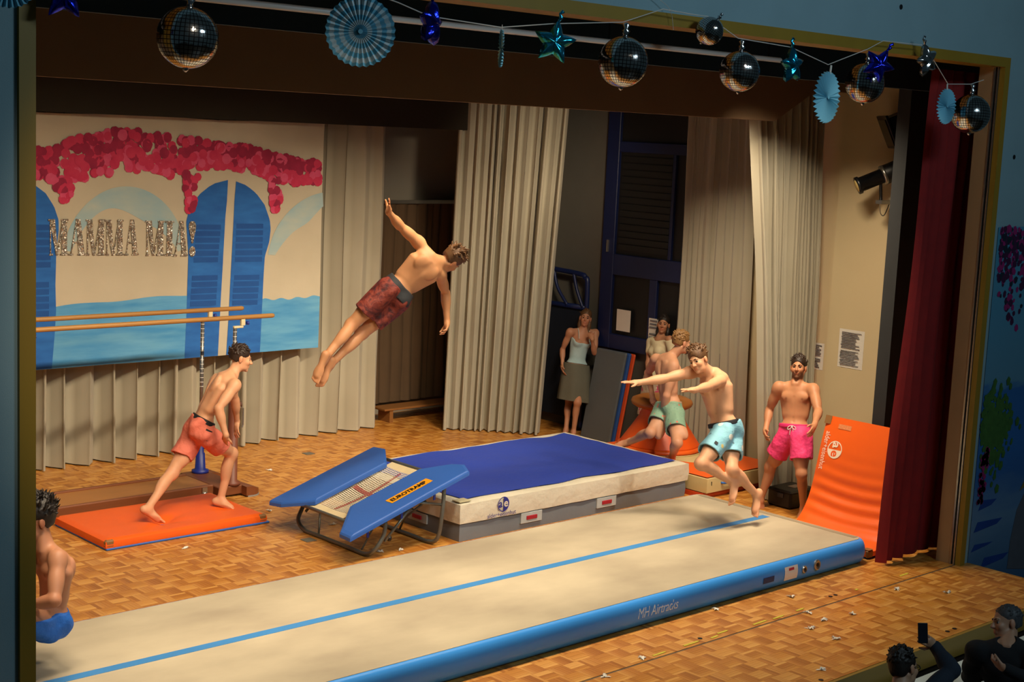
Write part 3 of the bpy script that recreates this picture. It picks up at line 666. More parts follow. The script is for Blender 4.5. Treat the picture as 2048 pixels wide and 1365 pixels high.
def logo(fn, r, name_par, mdark, mlight=None):
    """round split logo: 'a' on the left half, 'e' on the right half"""
    def ring(a0, a1, r0, r1, off=0): return [(off+r1*cos(a0+(a1-a0)*k/18), r1*sin(a0+(a1-a0)*k/18)) for k in range(19)]+[(off+r0*cos(a1-(a1-a0)*k/18), r0*sin(a1-(a1-a0)*k/18)) for k in range(19)]
    q = G(); P = ring(pi/2, 3*pi/2, r*.88, r); n = len(P); V = [fn(u, v, .0) for u, v in P]; q.add(V, [(k, k+1, n-2-k, n-1-k) for k in range(18)])
    H = [(r*.03, -r)]+[(r*cos(-pi/2+pi*k/18), r*sin(-pi/2+pi*k/18)) for k in range(19)]+[(r*.03, r)]; q.add([fn(u, v, .0) for u, v in H], [tuple(range(len(H)))])
    q.obj('logo_disc', mdark, name_par)
    text_mesh('a', r*1.5, 0, lambda u, v: fn(u*1.05-r*.86, v-r*.36, .001), 'logo_letter', mdark, name_par, bold=r*.03)
    text_mesh('e', r*1.5, 0, lambda u, v: fn(u*1.05+r*.06, v-r*.36, .001), 'logo_letter', mlight, name_par, bold=r*.03)
lf = lambda u, v, d=0: (.0+u, LY0-.017-d, .318+v)
logo(lf, .078, lm, M_blp, mat('cream_print', 'ddd2b8', .6, var=0))
text_mesh('alder+eisenhut', .066, 0, lambda u, v: (-.22+u*1.0, LY0-.02, .198+v), 'lettering', M_blp, lm)
def handle(x, par, y=LY0, z0=.1, z1=.175):
    a = bx('handle_patch', (x-.15, y-.004, z0-.035), (x+.15, y+.03, z1), mat('pale_grey_vinyl', 'aeb4b4', .5), par, .002); bx('handle_strap', (x-.075, y-.014, z0), (x+.075, y, z0+.04), mat('red_webbing', 'a01a2a', .6), a, .003)
handle(.42, lm); handle(1.55, lm)
a = bx('handle_patch', (LX0-.0, 4.2, .07), (LX0+.03, 4.5, .17), mat('pale_grey_vinyl', 'aeb4b4', .5), lm); bx('handle_strap', (LX0-.014, 4.28, .1), (LX0+.02, 4.42, .14), MATS['red_webbing'], a, .003)
bx('corner_patch', (LX0+.01, LY0+.02, LZ+.001), (LX0+.16, LY0+.14, LZ+.008), mat('olive_cream_tape', 'c8bd98', .6), lm)
# ================================================================ mini trampoline
tp = thing('mini_trampoline', 'blue padded mini trampoline tilted towards the landing mat', 'trampoline', (-1.25, 4.35, 0))
def tz(x): return .28+(x+1.93)*.312
M_pad = vinyl('blue_frame_pad', '3566bb', .45, 5., .2, .02)
def pad(poly, name):
    q = G(); c = (sum(p[0] for p in poly)/len(poly), sum(p[1] for p in poly)/len(poly)); n = len(poly)
    L = []
    for f, d in ((1., -.02), (1., .012), (.985, .026), (.94, .034), (.5, .036)): L.append([(c[0]+(x-c[0])*f, c[1]+(y-c[1])*f, tz(c[0]+(x-c[0])*f)+d) for x, y in poly])
    V = [p for l in L for p in l]; F = [(i*n+k, i*n+(k+1) % n, (i+1)*n+(k+1) % n, (i+1)*n+k) for i in range(4) for k in range(n)]+[tuple(range(4*n, 5*n)), tuple(range(n-1, -1, -1))]
    q.add(V, F); return q.obj(name, M_pad, tp)
pn = pad([(-1.97, 3.62), (-.53, 3.62), (-.45, 3.78), (-.5, 3.92), (-.73, 4.15), (-1.59, 4.15), (-1.96, 3.8)], 'frame_pad')
pf = pad([(-1.9, 5.06), (-1.87, 4.9), (-1.67, 4.6), (-.79, 4.6), (-.58, 4.9), (-.6, 5.06)], 'frame_pad')
V, F = grid(8, 2, lambda u, v: (-1.36+.5*u+.015*sin(0), 3.78+.11*v, tz(-1.36+.5*u)+.039)); lbl = mk('maker_label', V, F, mat('orange_label', 'f0a010', .5, var=0), tp)
text_mesh('EUROTRAMP', .078, .1, lambda u, v: (-1.34+u*.94, 3.806+v, tz(-1.34+u*.94)+.0415), 'lettering', mat('black_print', '15120a', .5, var=0), lbl, bold=.003)
def bedmat(name, c, hole=.55):
    t = NT(name); tc = t.tc(); s = t.new('ShaderNodeSeparateXYZ'); t.l.new(tc, s.inputs[0])
    a = t.math('ABSOLUTE', t.math('SINE', t.math('MULTIPLY', s.outputs[0], 130))); b = t.math('ABSOLUTE', t.math('SINE', t.math('MULTIPLY', s.outputs[1], 130)))
    h = t.math('MULTIPLY', t.math('GREATER_THAN', a, .55), t.math('GREATER_THAN', b, .55))
    t.base(lin(c)); t.rough(.6); tr_ = t.new('ShaderNodeBsdfTransparent'); mx = t.new('ShaderNodeMixShader'); t.l.new(h, mx.inputs[0]); t.l.new(t.b.outputs[0], mx.inputs[1]); t.l.new(tr_.outputs[0], mx.inputs[2]); t.l.new(mx.outputs[0], t.n['Material Output'].inputs[0]); return t.m
def bed(u, v, d=0.):
    x, y = -1.72+1.06*u, 4.1+.56*v; return (x, y, tz(x)-.02-.05*sin(pi*u)*sin(pi*v)-.01+d)
V, F = grid(24, 12, lambda u, v: bed(.1+.8*u, v)); mk('bed', V, F, bedmat('woven_bed_strap', 'd9cdb2'), tp, True)
for a, b in ((0, .1), (.9, 1.)):
    V, F = grid(3, 12, lambda u, v: bed(a+(b-a)*u, v, .002)); mk('bed_end_band', V, F, mat('cream_webbing', 'd8c49a', .7), tp, True)
V, F = grid(20, 1, lambda u, v: bed(.12+.76*u, .47+.06*v, .003)); mk('bed_marking', V, F, bedmat('red_bed_strap', 'b05a50'), tp)
V, F = grid(1, 16, lambda u, v: bed(.47+.06*u, .1+.8*v, .003)); mk('bed_marking', V, F, bedmat('red_bed_strap2', 'b05a50'), tp)
M_leg = mat('grey_painted_tube', '6e6f68', .4, .5, var=.1, vscale=15)
def arc(P, n=6):
    """smooth polyline through control points"""
    P = [Vector(p) for p in P]; out = []
    for i in range(len(P)-1):
        a, b, c, d = P[max(i-1, 0)], P[i], P[i+1], P[min(i+2, len(P)-1)]
        for k in range(n):
            t = k/n; out.append(.5*((2*b)+(c-a)*t+(2*a-5*b+4*c-d)*t*t+(3*b-a-3*c+d)*t**3))
    return out+[P[-1]]
q = G().tube([(-1.9, 3.7, tz(-1.9)-.03), (-.55, 3.7, tz(-.55)-.03)], .02, 10).tube([(-1.85, 5.0, tz(-1.85)-.03), (-.62, 5.0, tz(-.62)-.03)], .02, 10).tube([(-1.72, 3.7, tz(-1.72)-.03), (-1.72, 5.0, tz(-1.72)-.03)], .018, 10).tube([(-.66, 3.7, tz(-.66)-.03), (-.66, 5.0, tz(-.66)-.03)], .018, 10); q.obj('bed_frame', M_leg, tp, True)
def bow(x, xt, zt):
    return arc([(xt, 3.7, zt), (xt-.02, 3.69, zt*.62), (x+.02, 3.72, .09), (x, 3.84, .022), (x, 4.1, .022), (x, 4.6, .022), (x, 4.84, .022), (x+.01, 4.97, .1), (xt-.03, 5.0, zt*.62), (xt, 5.0, zt)])
G().tube(bow(-1.62, -1.5, tz(-1.5)-.04), .021, 10).obj('leg', M_leg, tp, True)
G().tube(bow(-.84, -.78, tz(-.78)-.04), .021, 10).obj('leg', M_leg, tp, True)
for y in (3.7, 5.0):
    G().tube([(-1.15, y, tz(-1.15)-.03), (-1.5, y, .16)], .014, 8).obj('brace', M_leg, tp, True); G().tube([(-1.15, y, tz(-1.15)-.03), (-.8, y, .42)], .014, 8).obj('brace', M_leg, tp, True)
G().tube([(-1.58, 3.95, .03), (-1.3, 4.0, tz(-1.3)-.1)], .01, 6).obj('brace', M_leg, tp, True); G().tube([(-1.62, 4.6, .03), (-1.5, 4.75, .2), (-1.55, 4.95, tz(-1.55)-.05)], .012, 6).obj('brace', M_leg, tp, True); G().tube([(-.84, 4.3, .03), (-.86, 4.2, .18), (-.8, 3.95, .4)], .012, 6).obj('brace', M_leg, tp, True)
for p in ((-1.5, 5.0, .27), (-1.46, 3.72, .18)): G().lathe([(.015, 0), (.03, .01), (.03, .035), (.015, .045)], p, 12, ax=(1, -.6, 0)).obj('clamp_knob', M_dark, tp, True)
for x in (-1.75, -1.35, -.95): bx('pad_strap', (x, 3.655, tz(x)-.09), (x+.025, 3.665, tz(x)-.02), M_cap, tp)

# ================================================================ cone trainer on its mats
t = thing('gym_mat', 'thick cream-sided mat with orange top under the orange cone trainer', 'mat', (3.7, 4.4, .0), 'gym mats')
slab(2.96, 4.3, 3.45, 5.42, .07, .25, .02, None, 20, 20).obj('cover', mat('cream_mat_side', 'd2bd86', .55, var=.12, vscale=3, bump=.25, bscale=9), t, True)
V, F = grid(10, 10, lambda u, v: (2.975+1.31*u, 3.465+1.94*v, .253-.004*sin(pi*u)*sin(pi*v))); mk('orange_top', V, F, M_orange, t)
h = G().tube(arc([(3.2, 3.44, .17), (3.24, 3.42, .165), (3.36, 3.42, .165), (3.4, 3.44, .17)]), .012, 8).obj('handle', mat('blue_webbing', '2f6ac0', .6), t)
bx('side_mark', (3.03, 3.442, .155), (3.04, 3.452, .2), M_dark, t)
t = thing('gym_mat', 'thin dark orange mat underneath the cream-sided mat', 'mat', (3.7, 4.4, 0), 'gym mats')
slab(2.96, 4.3, 3.5, 5.42, .0, .07, .012, None, 12, 12).obj('cover', vinyl('red_orange_vinyl', 'c8441a'), t, True)
ms = thing('cone_trainer', 'orange cone trainer with a round brown leather top', 'cone trainer', (3.72, 4.86, .25))
C0 = (3.72, 4.86, 0)
G().lathe([(.5, .252), (.53, .27), (.53, .3), (.5, .315)], C0, 48).obj('base_ring', M_orange, ms, True)
G().lathe([(.50, .31), (.49, .33), (.36, .52), (.27, .66), (.24, .74), (.24, .78)], C0, 48).obj('cone', vinyl('orange_cone_vinyl', 'ea5a14', .4), ms, True)
G().lathe([(.2, .77), (.33, .775), (.37, .8), (.385, .83), (.37, .865), (.3, .895), (.15, .91), (.02, .912)], C0, 48).obj('leather_top', mat('brown_leather', 'a5642a', .4, var=.12, vscale=5), ms, True)
G().tube([(C0[0]+.54*cos(a), C0[1]+.54*sin(a), .257) for a in np.linspace(0, 2*pi, 40)[:-1]], .008, 6, closed=True).obj('edge_piping', mat('cream_piping', 'cbb27c', .6), ms)

# ================================================================ upright orange mat at the right
um = thing('gym_mat', 'tall orange gym mat bent upright against the black flat at the right', 'mat', (2.9, 1.5, 0), 'orange gym mats')
PR = arc([(2.46, .0, .09), (2.62, 0, .092), (2.77, 0, .13), (2.9, 0, .27), (2.985, 0, .45), (3.05, 0, .7), (3.11, 0, .95), (3.19, 0, 1.21)], 8)
AL = [0.]
for a, b in zip(PR, PR[1:]): AL.append(AL[-1]+(b-a).length)
def pr(s, off=0.):
    s = max(0, min(AL[-1], s)); k = 0
    while k < len(AL)-2 and AL[k+1] < s: k += 1
    f = (s-AL[k])/max(AL[k+1]-AL[k], 1e-6); p = PR[k]+(PR[k+1]-PR[k])*f; d = (PR[min(k+2, len(PR)-1)]-PR[max(k-1, 0)]).normalized(); n = Vector((-d.z, 0, d.x)); return p+n*off
UY0, UY1 = .95, 2.06
def crease(s, y):
    k = math.exp(-((s-.62)/.3)**2); return -.012*k*(1+sin(s*46+2.2*sin(3*y)+.8*y))+.004*sin(9*y)*k
def umf(off0, m, name, s0=0., wob=True):
    q = G(); ns, nyy = 70, 16
    def f(u, v, off):
        p = pr(s0+(AL[-1]-s0)*u, off+(crease(AL[-1]*u, v) if wob and off > -.01 else 0)); e = min(u, 1-u)*AL[-1]; return p
    V, F = grid(ns, nyy, lambda u, v: (lambda p: (p.x, UY1+(UY0-UY1)*v, p.z))(f(u, v*1.1, off0[0]-.02*(max(0, 1-min(v, 1-v)*14)**2))), flip=True); q.add(V, F)
    V, F = grid(ns, nyy, lambda u, v: (lambda p: (p.x, UY1+(UY0-UY1)*v, p.z))(f(u, v, off0[1])))
    q.add(V, F)
    for v in (0, 1):
        V, F = grid(ns, 1, lambda u, w_: (lambda p: (p.x, UY1+(UY0-UY1)*v, p.z))(f(u, v*1.1, (off0[0]-.02) if w_ == 0 else off0[1])), flip=bool(v)); q.add(V, F)
    for u in (0, 1):
        V, F = grid(nyy, 1, lambda v, w_: (lambda p: (p.x, UY1+(UY0-UY1)*v, p.z))(f(u, v*1.1, (off0[0]-.02*(max(0, 1-min(v, 1-v)*14)**2)) if w_ == 0 else off0[1])), flip=not u); q.add(V, F)
    return q.obj(name, m, um, True)
umf((0., -.07), M_orange, 'cover'); umf((-.07, -.085), M_mblue, 'underside', 0, False)
def uf(u, v, d=0.):   # text running down the mat, letter tops towards the viewer's right
    p = pr(AL[-1]-u, .004+d); return (p.x, 1.86-v, p.z)
M_wpr = mat('white_print', 'f0dcc8', .5, var=0)
def logo_w(fn, r, par):
    logo(fn, r, par, M_wpr, mat('orange_print', 'ec5a18', .5, var=0))
logo_w(lambda u, v, d=0: uf(.35+u*.95, .0+v*.9, d), .1, um)
text_mesh('alder+eisenhut', .088, 0, lambda u, v: uf(.17+u*.78, -.15+v, .001), 'lettering', M_wpr, um)
V, F = grid(3, 2, lambda u, v: uf(.07+.05*v, -.02+.16*u)); mk('small_print', V, F, mat('faded_print', 'e88a58', .5, var=.3, vscale=80), um)
for s_, y in ((.0, UY0), (.0, UY1), (AL[-1], UY1)):
    V, F = grid(3, 3, lambda u, v: (lambda p: (p.x, y+(.08*v-.006)*(1 if y == UY0 else -1), p.z))(pr(s_+.09*u*(1 if s_ == 0 else -1), .004))); mk('leather_corner', V, F, M_tan, um)
bx('leather_corner', (2.455, UY0-.008, .012), (2.55, UY0+.03, .088), M_tan, um, .01)

# ================================================================ black case on the floor
t = thing('black_case', 'black plastic equipment case on the floor behind the man in pink shorts', 'case', (3.62, 2.78, 0))
b_ = G().box((3.4, 2.6, .0), (3.85, 2.93, .2), .025).obj('case_body', M_dark, t); bx('case_lid', (3.395, 2.595, .165), (3.855, 2.935, .21), mat('black_lid', '0c0c0e', .4), t, .02)
bx('case_latch', (3.388, 2.7, .12), (3.4, 2.78, .17), mat('grey_latch', '3a3a3c', .4), t, .003); bx('label', (3.6, 2.7, .2105), (3.75, 2.8, .212), M_paper, t)
t = thing('cable_coil', 'dark cable heap against the wall beside the black case', 'cable', (4.1, 2.55, 0))
rr = random.Random(2); P = [(4.1+.16*cos(a)*(.6+.4*rr.random()), 2.5+.12*sin(a), .02+.012*k+.02*rr.random()) for k, a in enumerate(np.linspace(0, 18, 30))]; G().tube(arc(P, 3), .012, 6).obj('cable', M_dark, t, True)
G().tube(arc([(4.1, 2.5, .3), (4.25, 2.6, .42), (4.42, 2.5, .5), (4.46, 2.3, .3), (4.4, 2.2, .02)], 5), .01, 6).obj('cable_tail', M_dark, t, True)
# ================================================================ leaning mats, blue trolley
def lean(x0, x1, th, y0, y1, z1, m, label, dy=-.03):
    t = thing('leaning_mat', label, 'mat', (x0, (y0+y1)/2, 0), 'mats leaning on the right wall'); q = G()
    q.box((0, 0, 0), (th, 1, 1), .02, M=Matrix(((1, 0, x1-x0, x0), (0, y1-y0, dy, y0), (0, 0, z1, 0), (0, 0, 0, 1)))); q.obj('cover', m, t); return t
lean(4.15, 4.36, .05, 6.12, 6.66, 1.22, mat('dark_grey_mat_vinyl', '55595c', .5, var=.06), 'dark grey mat leaning against the wall beside the standing woman')
lean(4.21, 4.42, .05, 6.1, 6.66, 1.21, mat('dull_blue_mat', '264a8a', .5), 'blue mat leaning behind the dark grey one', -.03)
lean(4.27, 4.48, .04, 6.07, 6.66, 1.2, mat('dull_orange_mat', 'cc4a1c', .5), 'orange mat leaning behind the blue one, nearest the wall', -.03)
M_navy = mat('navy_painted_tube', '14214e', .4)
t = thing('mat_trolley', 'dark blue steel tube trolley behind the woman in the corner', 'trolley', (4.5, 7.3, 0))
G().tube(arc([(4.45, 6.95, .05), (4.45, 6.95, 1.0), (4.45, 6.95, 2.0), (4.45, 7.0, 2.13), (4.45, 7.1, 2.17), (4.45, 7.6, 2.19), (4.45, 8.1, 2.2)]), .035, 10).obj('frame_tube', M_navy, t, True)
G().tube([(4.45, 6.95, 1.72), (4.45, 8.1, 1.7)], .035, 10).obj('cross_tube', M_navy, t, True); G().tube([(4.45, 8.1, .05), (4.45, 8.1, 2.2)], .035, 10).obj('frame_tube', M_navy, t, True)
bx('panel', (4.46, 6.98, .15), (4.5, 8.08, 1.7), mat('dark_blue_board', '18202e', .6), t)
for a in ((7.12, 7.0), (7.5, 7.3)): G().tube(arc([(4.44, a[0]+.1, 2.18), (4.42, a[0], 1.95), (4.43, a[1], 1.72)]), .022, 8).obj('strap', M_navy, t, True)

# ================================================================ stage spotlights on the right wall
t = thing('profile_spotlight', 'black cylindrical stage spotlight on the right wall, lens tilted down', 'spotlight', (4.3, 2.3, 3.5))
ax = Vector((-.66, .62, -.42)).normalized(); c = Vector((4.24, 2.3, 3.77))
def ly(pf, name, m, sm=True): return G().lathe(pf, c, 24, ax=ax).obj(name, m, t, sm)
ly([(.085, -.28), (.11, -.26), (.11, -.02), (.095, 0)], 'lamp_house', M_dark); ly([(.083, 0), (.083, .26), (.1, .265), (.1, .3), (.085, .302)], 'barrel', mat('black_enamel', '0d0f12', .35), True)
ly([(.08, .296), (.06, .31), (.02, .316)], 'lens', mat('warm_glass', 'c8b070', .15, var=0)); ly([(.112, -.03), (.114, -.02), (.114, .0), (.1, .005)], 'clamp_ring', M_alu)
G().tube([(4.25, 2.3, 3.5), (4.22, 2.3, 3.7)], .018, 8).tube([(4.38, 2.22, 3.5), (4.36, 2.2, 3.72)], .018, 8).obj('yoke', M_dark, t); bx('wall_bracket', (4.15, 2.22, 3.46), (4.5, 2.3, 3.5), M_metal, t)
G().tube(arc([(4.2, 2.28, 3.47), (4.26, 2.3, 3.36), (4.3, 2.28, 3.33), (4.34, 2.26, 3.42), (4.37, 2.22, 3.6)]), .006, 6).obj('safety_chain', M_metal, t)
t = thing('flood_light', 'black boxy flood light high on the right wall', 'spotlight', (4.3, 2.1, 4.1))
Mx = Matrix.Translation((4.3, 2.12, 4.33)) @ Matrix.Rotation(radians(-42), 4, 'Z') @ Matrix.Rotation(radians(-25), 4, 'Y')
G().box((-.17, -.16, -.15), (.16, .16, .15), .015, M=Mx).obj('lamp_house', M_dark, t); G().box((-.2, -.19, -.19), (-.17, .19, .19), .004, M=Mx).obj('front_frame', MATS['black_enamel'], t)
G().box((-.21, -.15, -.15), (-.2, .15, .15), M=Mx).obj('glass', mat('dark_glass', '1a1c20', .1), t)
G().tube([(4.36, 2.12, 4.02), (4.36, 2.12, 4.25)], .03, 8).obj('yoke', M_dark, t); bx('wall_bracket', (4.28, 2.1, 3.98), (4.5, 2.16, 4.02), M_metal, t)

# ================================================================ garland under the header
GY = .15
def discomat():
    t = NT('mirror_ball_foil'); s = t.new('ShaderNodeSeparateXYZ'); t.l.new(t.tc(), s.inputs[0]); x, y, z = s.outputs
    az = t.math('ARCTAN2', y, x); el = t.math('ARCSINE', t.math('DIVIDE', z, .166), clamp=False)
    a = t.math('ABSOLUTE', t.math('SUBTRACT', t.math('FRACT', t.math('MULTIPLY', az, 40/(2*pi))), .5)); b = t.math('ABSOLUTE', t.math('SUBTRACT', t.math('FRACT', t.math('MULTIPLY', el, 22/pi)), .5))
    ln = t.math('MAXIMUM', t.math('GREATER_THAN', a, .41), t.math('GREATER_THAN', b, .41))
    t.base(t.mix(ln, lin('c4c4c2'), lin('141416'))); t.set(Metallic=1.); t.rough(t.math('MULTIPLY_ADD', ln, .3, .13)); t.bump(t.noise(16, 3), .22, .012); return t.m
M_disc = discomat()
M_foil = mat('silver_foil', 'c8c8ca', .14, 1., var=0, bump=.3, bscale=30, bdist=.006)
def make_ball():
    t = thing('mirror_ball_balloon', 'silver mirror ball foil balloon', 'balloon', (0, 0, 0), 'mirror ball balloons on the garland'); r = .166; V = []; F = []; n, m = 48, 28
    for j in range(m+1):
        e = -pi/2+pi*j/m
        for k in range(n):
            a = 2*pi*k/n; rr_ = r*(1-.035*abs(sin(2*a))**6*0-.03*(abs(cos(2*a))**14)); V.append((rr_*cos(e)*cos(a), rr_*cos(e)*sin(a), r*sin(e)*1.0))
    for j in range(m): F += [(j*n+k, j*n+(k+1) % n, (j+1)*n+(k+1) % n, (j+1)*n+k) for k in range(n)]
    mk('foil_ball', V, F, M_disc, t, True)
    G().lathe([(.02, .16), (.016, .18), (.03, .2), (.012, .215), (.026, .24), (.008, .255)], (0, 0, 0), 10).obj('foil_neck', M_foil, t, True)
    G().lathe([(.004, -.185), (.014, -.175), (.02, -.16)], (0, 0, 0), 8).obj('foil_tip', M_foil, t, True)
    return t
ball = make_ball(); first = True
for x, z, s, rz, lab in ((-5.79, 4.505, 1., .3, 'largest silver mirror ball balloon, at the left end of the garland'), (-2.36, 4.593, 1.06, .9, 'silver mirror ball balloon right of the teal star, before the dark bulkhead'), (-1.453, 4.875, .62, .2, 'small tilted mirror ball balloon tucked against the ochre header trim'),
                         (-1.073, 4.605, .92, 1.2, 'silver mirror ball balloon hanging left of the small teal star'), (.67, 4.61, 1.0, .5, 'silver mirror ball balloon half behind a dark blue star'), (2.289, 4.423, 1.06, 1.7, 'silver mirror ball balloon at the right end of the garland')):
    o = ball if first else copy_tree(ball); first = False
    o.location = (x, GY+(.06 if x > .6 and x < .7 else 0), z); o.rotation_euler = ((.5, .3, rz) if s < .7 else (.04, .03, rz)); o.scale = (s, s, s); o['label'] = lab
def star_mesh(R1=.15, r1=.075, th=.05):
    V = [(0, -th, 0), (0, th, 0)]; F = []; n = 40; L = 6
    def bd(k):
        a = pi/2+2*pi*k/n; f = (k % 8)/8; f = min(f, 1-f)*2; # 0 at tip, 1 at notch
        ra = 1/((1-f)/R1+f/r1) ; return ra*cos(a), ra*sin(a)
    for side in (-1, 1):
        for l in range(1, L+1):
            t_ = l/L
            for k in range(n):
                x, z = bd(k); V.append((x*t_, side*th*sqrt(max(0, 1-t_**2.2))*(1+.12*cos(10*pi*k/n)), z*t_))
    for si in (0, 1):
        b = 2+si*L*n
        for k in range(n):
            k2 = (k+1) % n; F.append((si, b+k, b+k2) if si == 0 else (si, b+k2, b+k))
            for l in range(L-1):
                f = (b+l*n+k, b+(l+1)*n+k, b+(l+1)*n+k2, b+l*n+k2); F.append(f if si == 0 else f[::-1])
    return V, F
def foil(name, c): 
    t = NT(name); t.base(lin(c)); t.set(Metallic=.95); t.rough(.18); t.bump(t.noise(22, 3), .45, .01); return t.m
F_bl, F_te, F_si = foil('royal_blue_foil', '1c2ac0'), foil('teal_foil', '2aa0c4'), M_foil
SV, SF = star_mesh()
for x, z, s, ry, rz, m, lab in ((-6.5, 4.66, .85, 0, -.45, F_bl, 'dark blue foil star cut by the top edge at the far left'), (-4.1, 4.713, .98, .1, .55, F_bl, 'dark blue foil star seen edge-on right of the large striped rosette'), (-3.033, 4.678, 1.0, .15, -.7, F_te, 'teal foil star in the middle of the garland'),
                             (-.43, 4.686, 1.0, -.1, .1, F_te, 'teal foil star between mirror ball and plain blue rosette'), (.52, 4.752, 1., .5, -.5, F_bl, 'dark blue foil star in front of a mirror ball balloon'), (1.482, 4.85, 1., -.35, .0, F_si, 'silver foil star against the ochre header at the right')):
    t = thing('star_balloon', lab, 'balloon', (x, GY-.0 if x != .52 else GY-.16, z), 'foil star balloons on the garland')
    o0 = Vector(t.location); o = mk('foil_star', [Vector(v)+o0 for v in SV], SF, m, t, True); G().tube([Vector((0, 0, .14))+o0, Vector((.012, 0, .17))+o0, Vector((.0, .01, .19))+o0, Vector((.02, 0, .21))+o0], [.008, .016, .008, .014], 8).obj('foil_neck', m, t, True)
    t.rotation_euler = (0, ry, rz); t.scale = (s, s, s)
def fan_mesh(r=.21, n=30):
    V = [(0, .012, 0), (0, -.012, 0)]; F = []; q = []
    for k in range(2*n):
        a = 2*pi*k/(2*n); ro = r*(1. if k % 2 else .955)
        for f in (.06, .2, .34, .48, .62, .76, .9, 1.): V.append((ro*f*cos(a), (.014 if k % 2 else -.014)*(.25+.75*f), ro*f*sin(a)))
    for k in range(2*n):
        a, b = 2+k*8, 2+((k+1) % (2*n))*8
        for l in range(7): F.append((a+l, a+l+1, b+l+1, b+l)); q.append(l % 2)
    return V, F, q
M_fb = mat('pale_blue_paper', '6fb4cc', .8, var=.05); M_fw = mat('white_striped_paper', 'c4d4d8', .8, var=.05)
for x, z, s, ry, rz, st, lab in ((-4.62, 4.627, 1., 0, -.62, 1, 'large paper rosette striped pale blue and white'), (-3.49, 4.607, .58, 0, .95, 0, 'paper rosette seen exactly edge-on near the middle'), (.093, 4.467, 1., .12, .12, 0, 'large plain pale blue paper rosette'), (1.905, 4.474, .76, -.1, .02, 0, 'small plain blue paper rosette before the red curtain'), (-6.78, 4.72, .7, 0, -.45, 0, 'teal paper rosette at the extreme top left corner')):
    t = thing('paper_rosette', lab, 'rosette', (x, GY+.02, z), 'paper rosettes on the garland'); V, F, q = fan_mesh(); o0 = Vector(t.location)
    mk('pleated_paper', [Vector(v)+o0 for v in V], F, [M_fb, M_fw if st else M_fb], t, False, q)
    G().lathe([(.014, -.016), (.014, .016)], o0, 12, ax=(0, 1, 0)).obj('hub', M_fb, t); G().box(o0+Vector((-.012, -.003, .19)), o0+Vector((.012, .003, .26))).obj('hanging_tab', M_paper, t)
    t.rotation_euler = (0, ry, rz); t.scale = (s, s, s)
sp = [(-6.68, 4.9), (-6.5, 4.8), (-5.794, 4.755), (-5.272, 4.86), (-4.62, 4.87), (-4.344, 4.82), (-4.1, 4.76), (-3.499, 4.74), (-3.04, 4.8), (-2.363, 4.865), (-1.955, 4.99), (-1.6, 4.98), (-1.459, 4.98), (-1.093, 4.85), (-.438, 4.83), (.074, 4.727), (.616, 4.889), (.825, 4.97), (1.467, 4.98), (1.899, 4.67), (2.28, 4.69), (2.5, 4.74)]
gs = thing('garland_string', 'thin white string carrying the balloons and rosettes under the header', 'string', (-2, GY+.02, 4.85))
G().tube([(x, GY+.02, z) for x, z in sp], .0035, 5).obj('cord', mat('white_string', 'c8c4bc', .8), gs); G().tube(arc([(-1.95, .25, 5.08), (-1.8, .24, 5.0), (-1.75, .24, 4.86)]), .002, 5).obj('loose_end', MATS['white_string'], gs)

# ================================================================ scraps on the floor
M_fea = mat('white_feather', 'e8e2d6', .9, var=.05)
rf = random.Random(6)
for x, y, lab in ((-.459, 7.229, 'near the back curtain right of the parallel bars'), (-1.457, 5.703, 'between the flat orange mat and the trampoline'), (-1.22, 4.917, 'just behind the far trampoline pad'), (-1.418, 3.87, 'under the trampoline, left of a pair'), (-1.226, 3.802, 'under the trampoline, right of a pair'), (-2.89, 4.998, 'in front of the flat orange mat'),
                  (.565, .289, 'right beside the floor seam, below the air valves'), (.509, .102, 'on the forestage, second below the air valves'), (.864, .03, 'on the forestage, largest one near the middle'), (.231, .032, 'on the forestage, lowest of three in a slanting row'), (1.839, .214, 'on the forestage below the red curtain'), (2.155, -.131, 'on the forestage nearest the right end'),
                  (-.509, -.614, 'at the front lip of the stage near the phone'), (-1.493, .392, 'on the floor seam below the track lettering'), (-2.027, .292, 'at the bottom edge of the view near the air track'), (-.047, .833, 'in the shadow at the foot of the air track'), (.813, .657, 'close to the air track below its white label'), (.193, -.26, 'small speck alone in the middle of the forestage')):
    q = G()
    for k in range(9):
        a = rf.random()*6.28; L = .02+.04*rf.random(); wd = .006+.006*rf.random(); c_, s_ = cos(a), sin(a); z = .004+.018*rf.random()
        q.add([(x-s_*wd, y+c_*wd, .002), (x+s_*wd, y-c_*wd, .002), (x+c_*L*.6+s_*wd, y+s_*L*.6-c_*wd, z), (x+c_*L, y+s_*L, z*.6), (x+c_*L*.6-s_*wd, y+s_*L*.6+c_*wd, z*1.1)], [(0, 1, 2, 3, 4)])
    tag(q.obj('feather_scrap', M_fea), 'white feather scrap '+lab, 'feather', 'white feather scraps on the stage floor')
M_tape = mat('yellow_green_tape', 'c8b838', .7, var=.2, vscale=40)
for x, y, L in ((1.517, .437, .05), (.581, .393, .12), (-.466, .418, .14), (2.326, .443, .16), (.25, .378, .16), (.0, .385, .2), (-.9, .39, .2), (-1.3, .385, .16), (-.62, .38, .1)):
    q = G(); q.prism([(x-L/2, y-.014), (x+L*.2, y-.012), (x+L/2, y-.004), (x+L*.4, y+.012), (x-L*.1, y+.009), (x-L/2, y+.006)], lambda u, v, h: (u, v, h), .0006, .003); tag(q.obj('tape_remnant', M_tape), 'torn yellow tape remnant beside the stage floor seam', 'tape', 'tape remnants by the floor seam')
for x, y in ((1.13, .455), (1.207, .454), (-.749, .426), (-.703, -.747), (1.166, -.723), (1.283, -.721)):
    q = G().lathe([(.02, .0004), (.02, .003), (.012, .0034)], (x, y, 0), 14); o = q.obj('floor_socket', M_dark, floor)
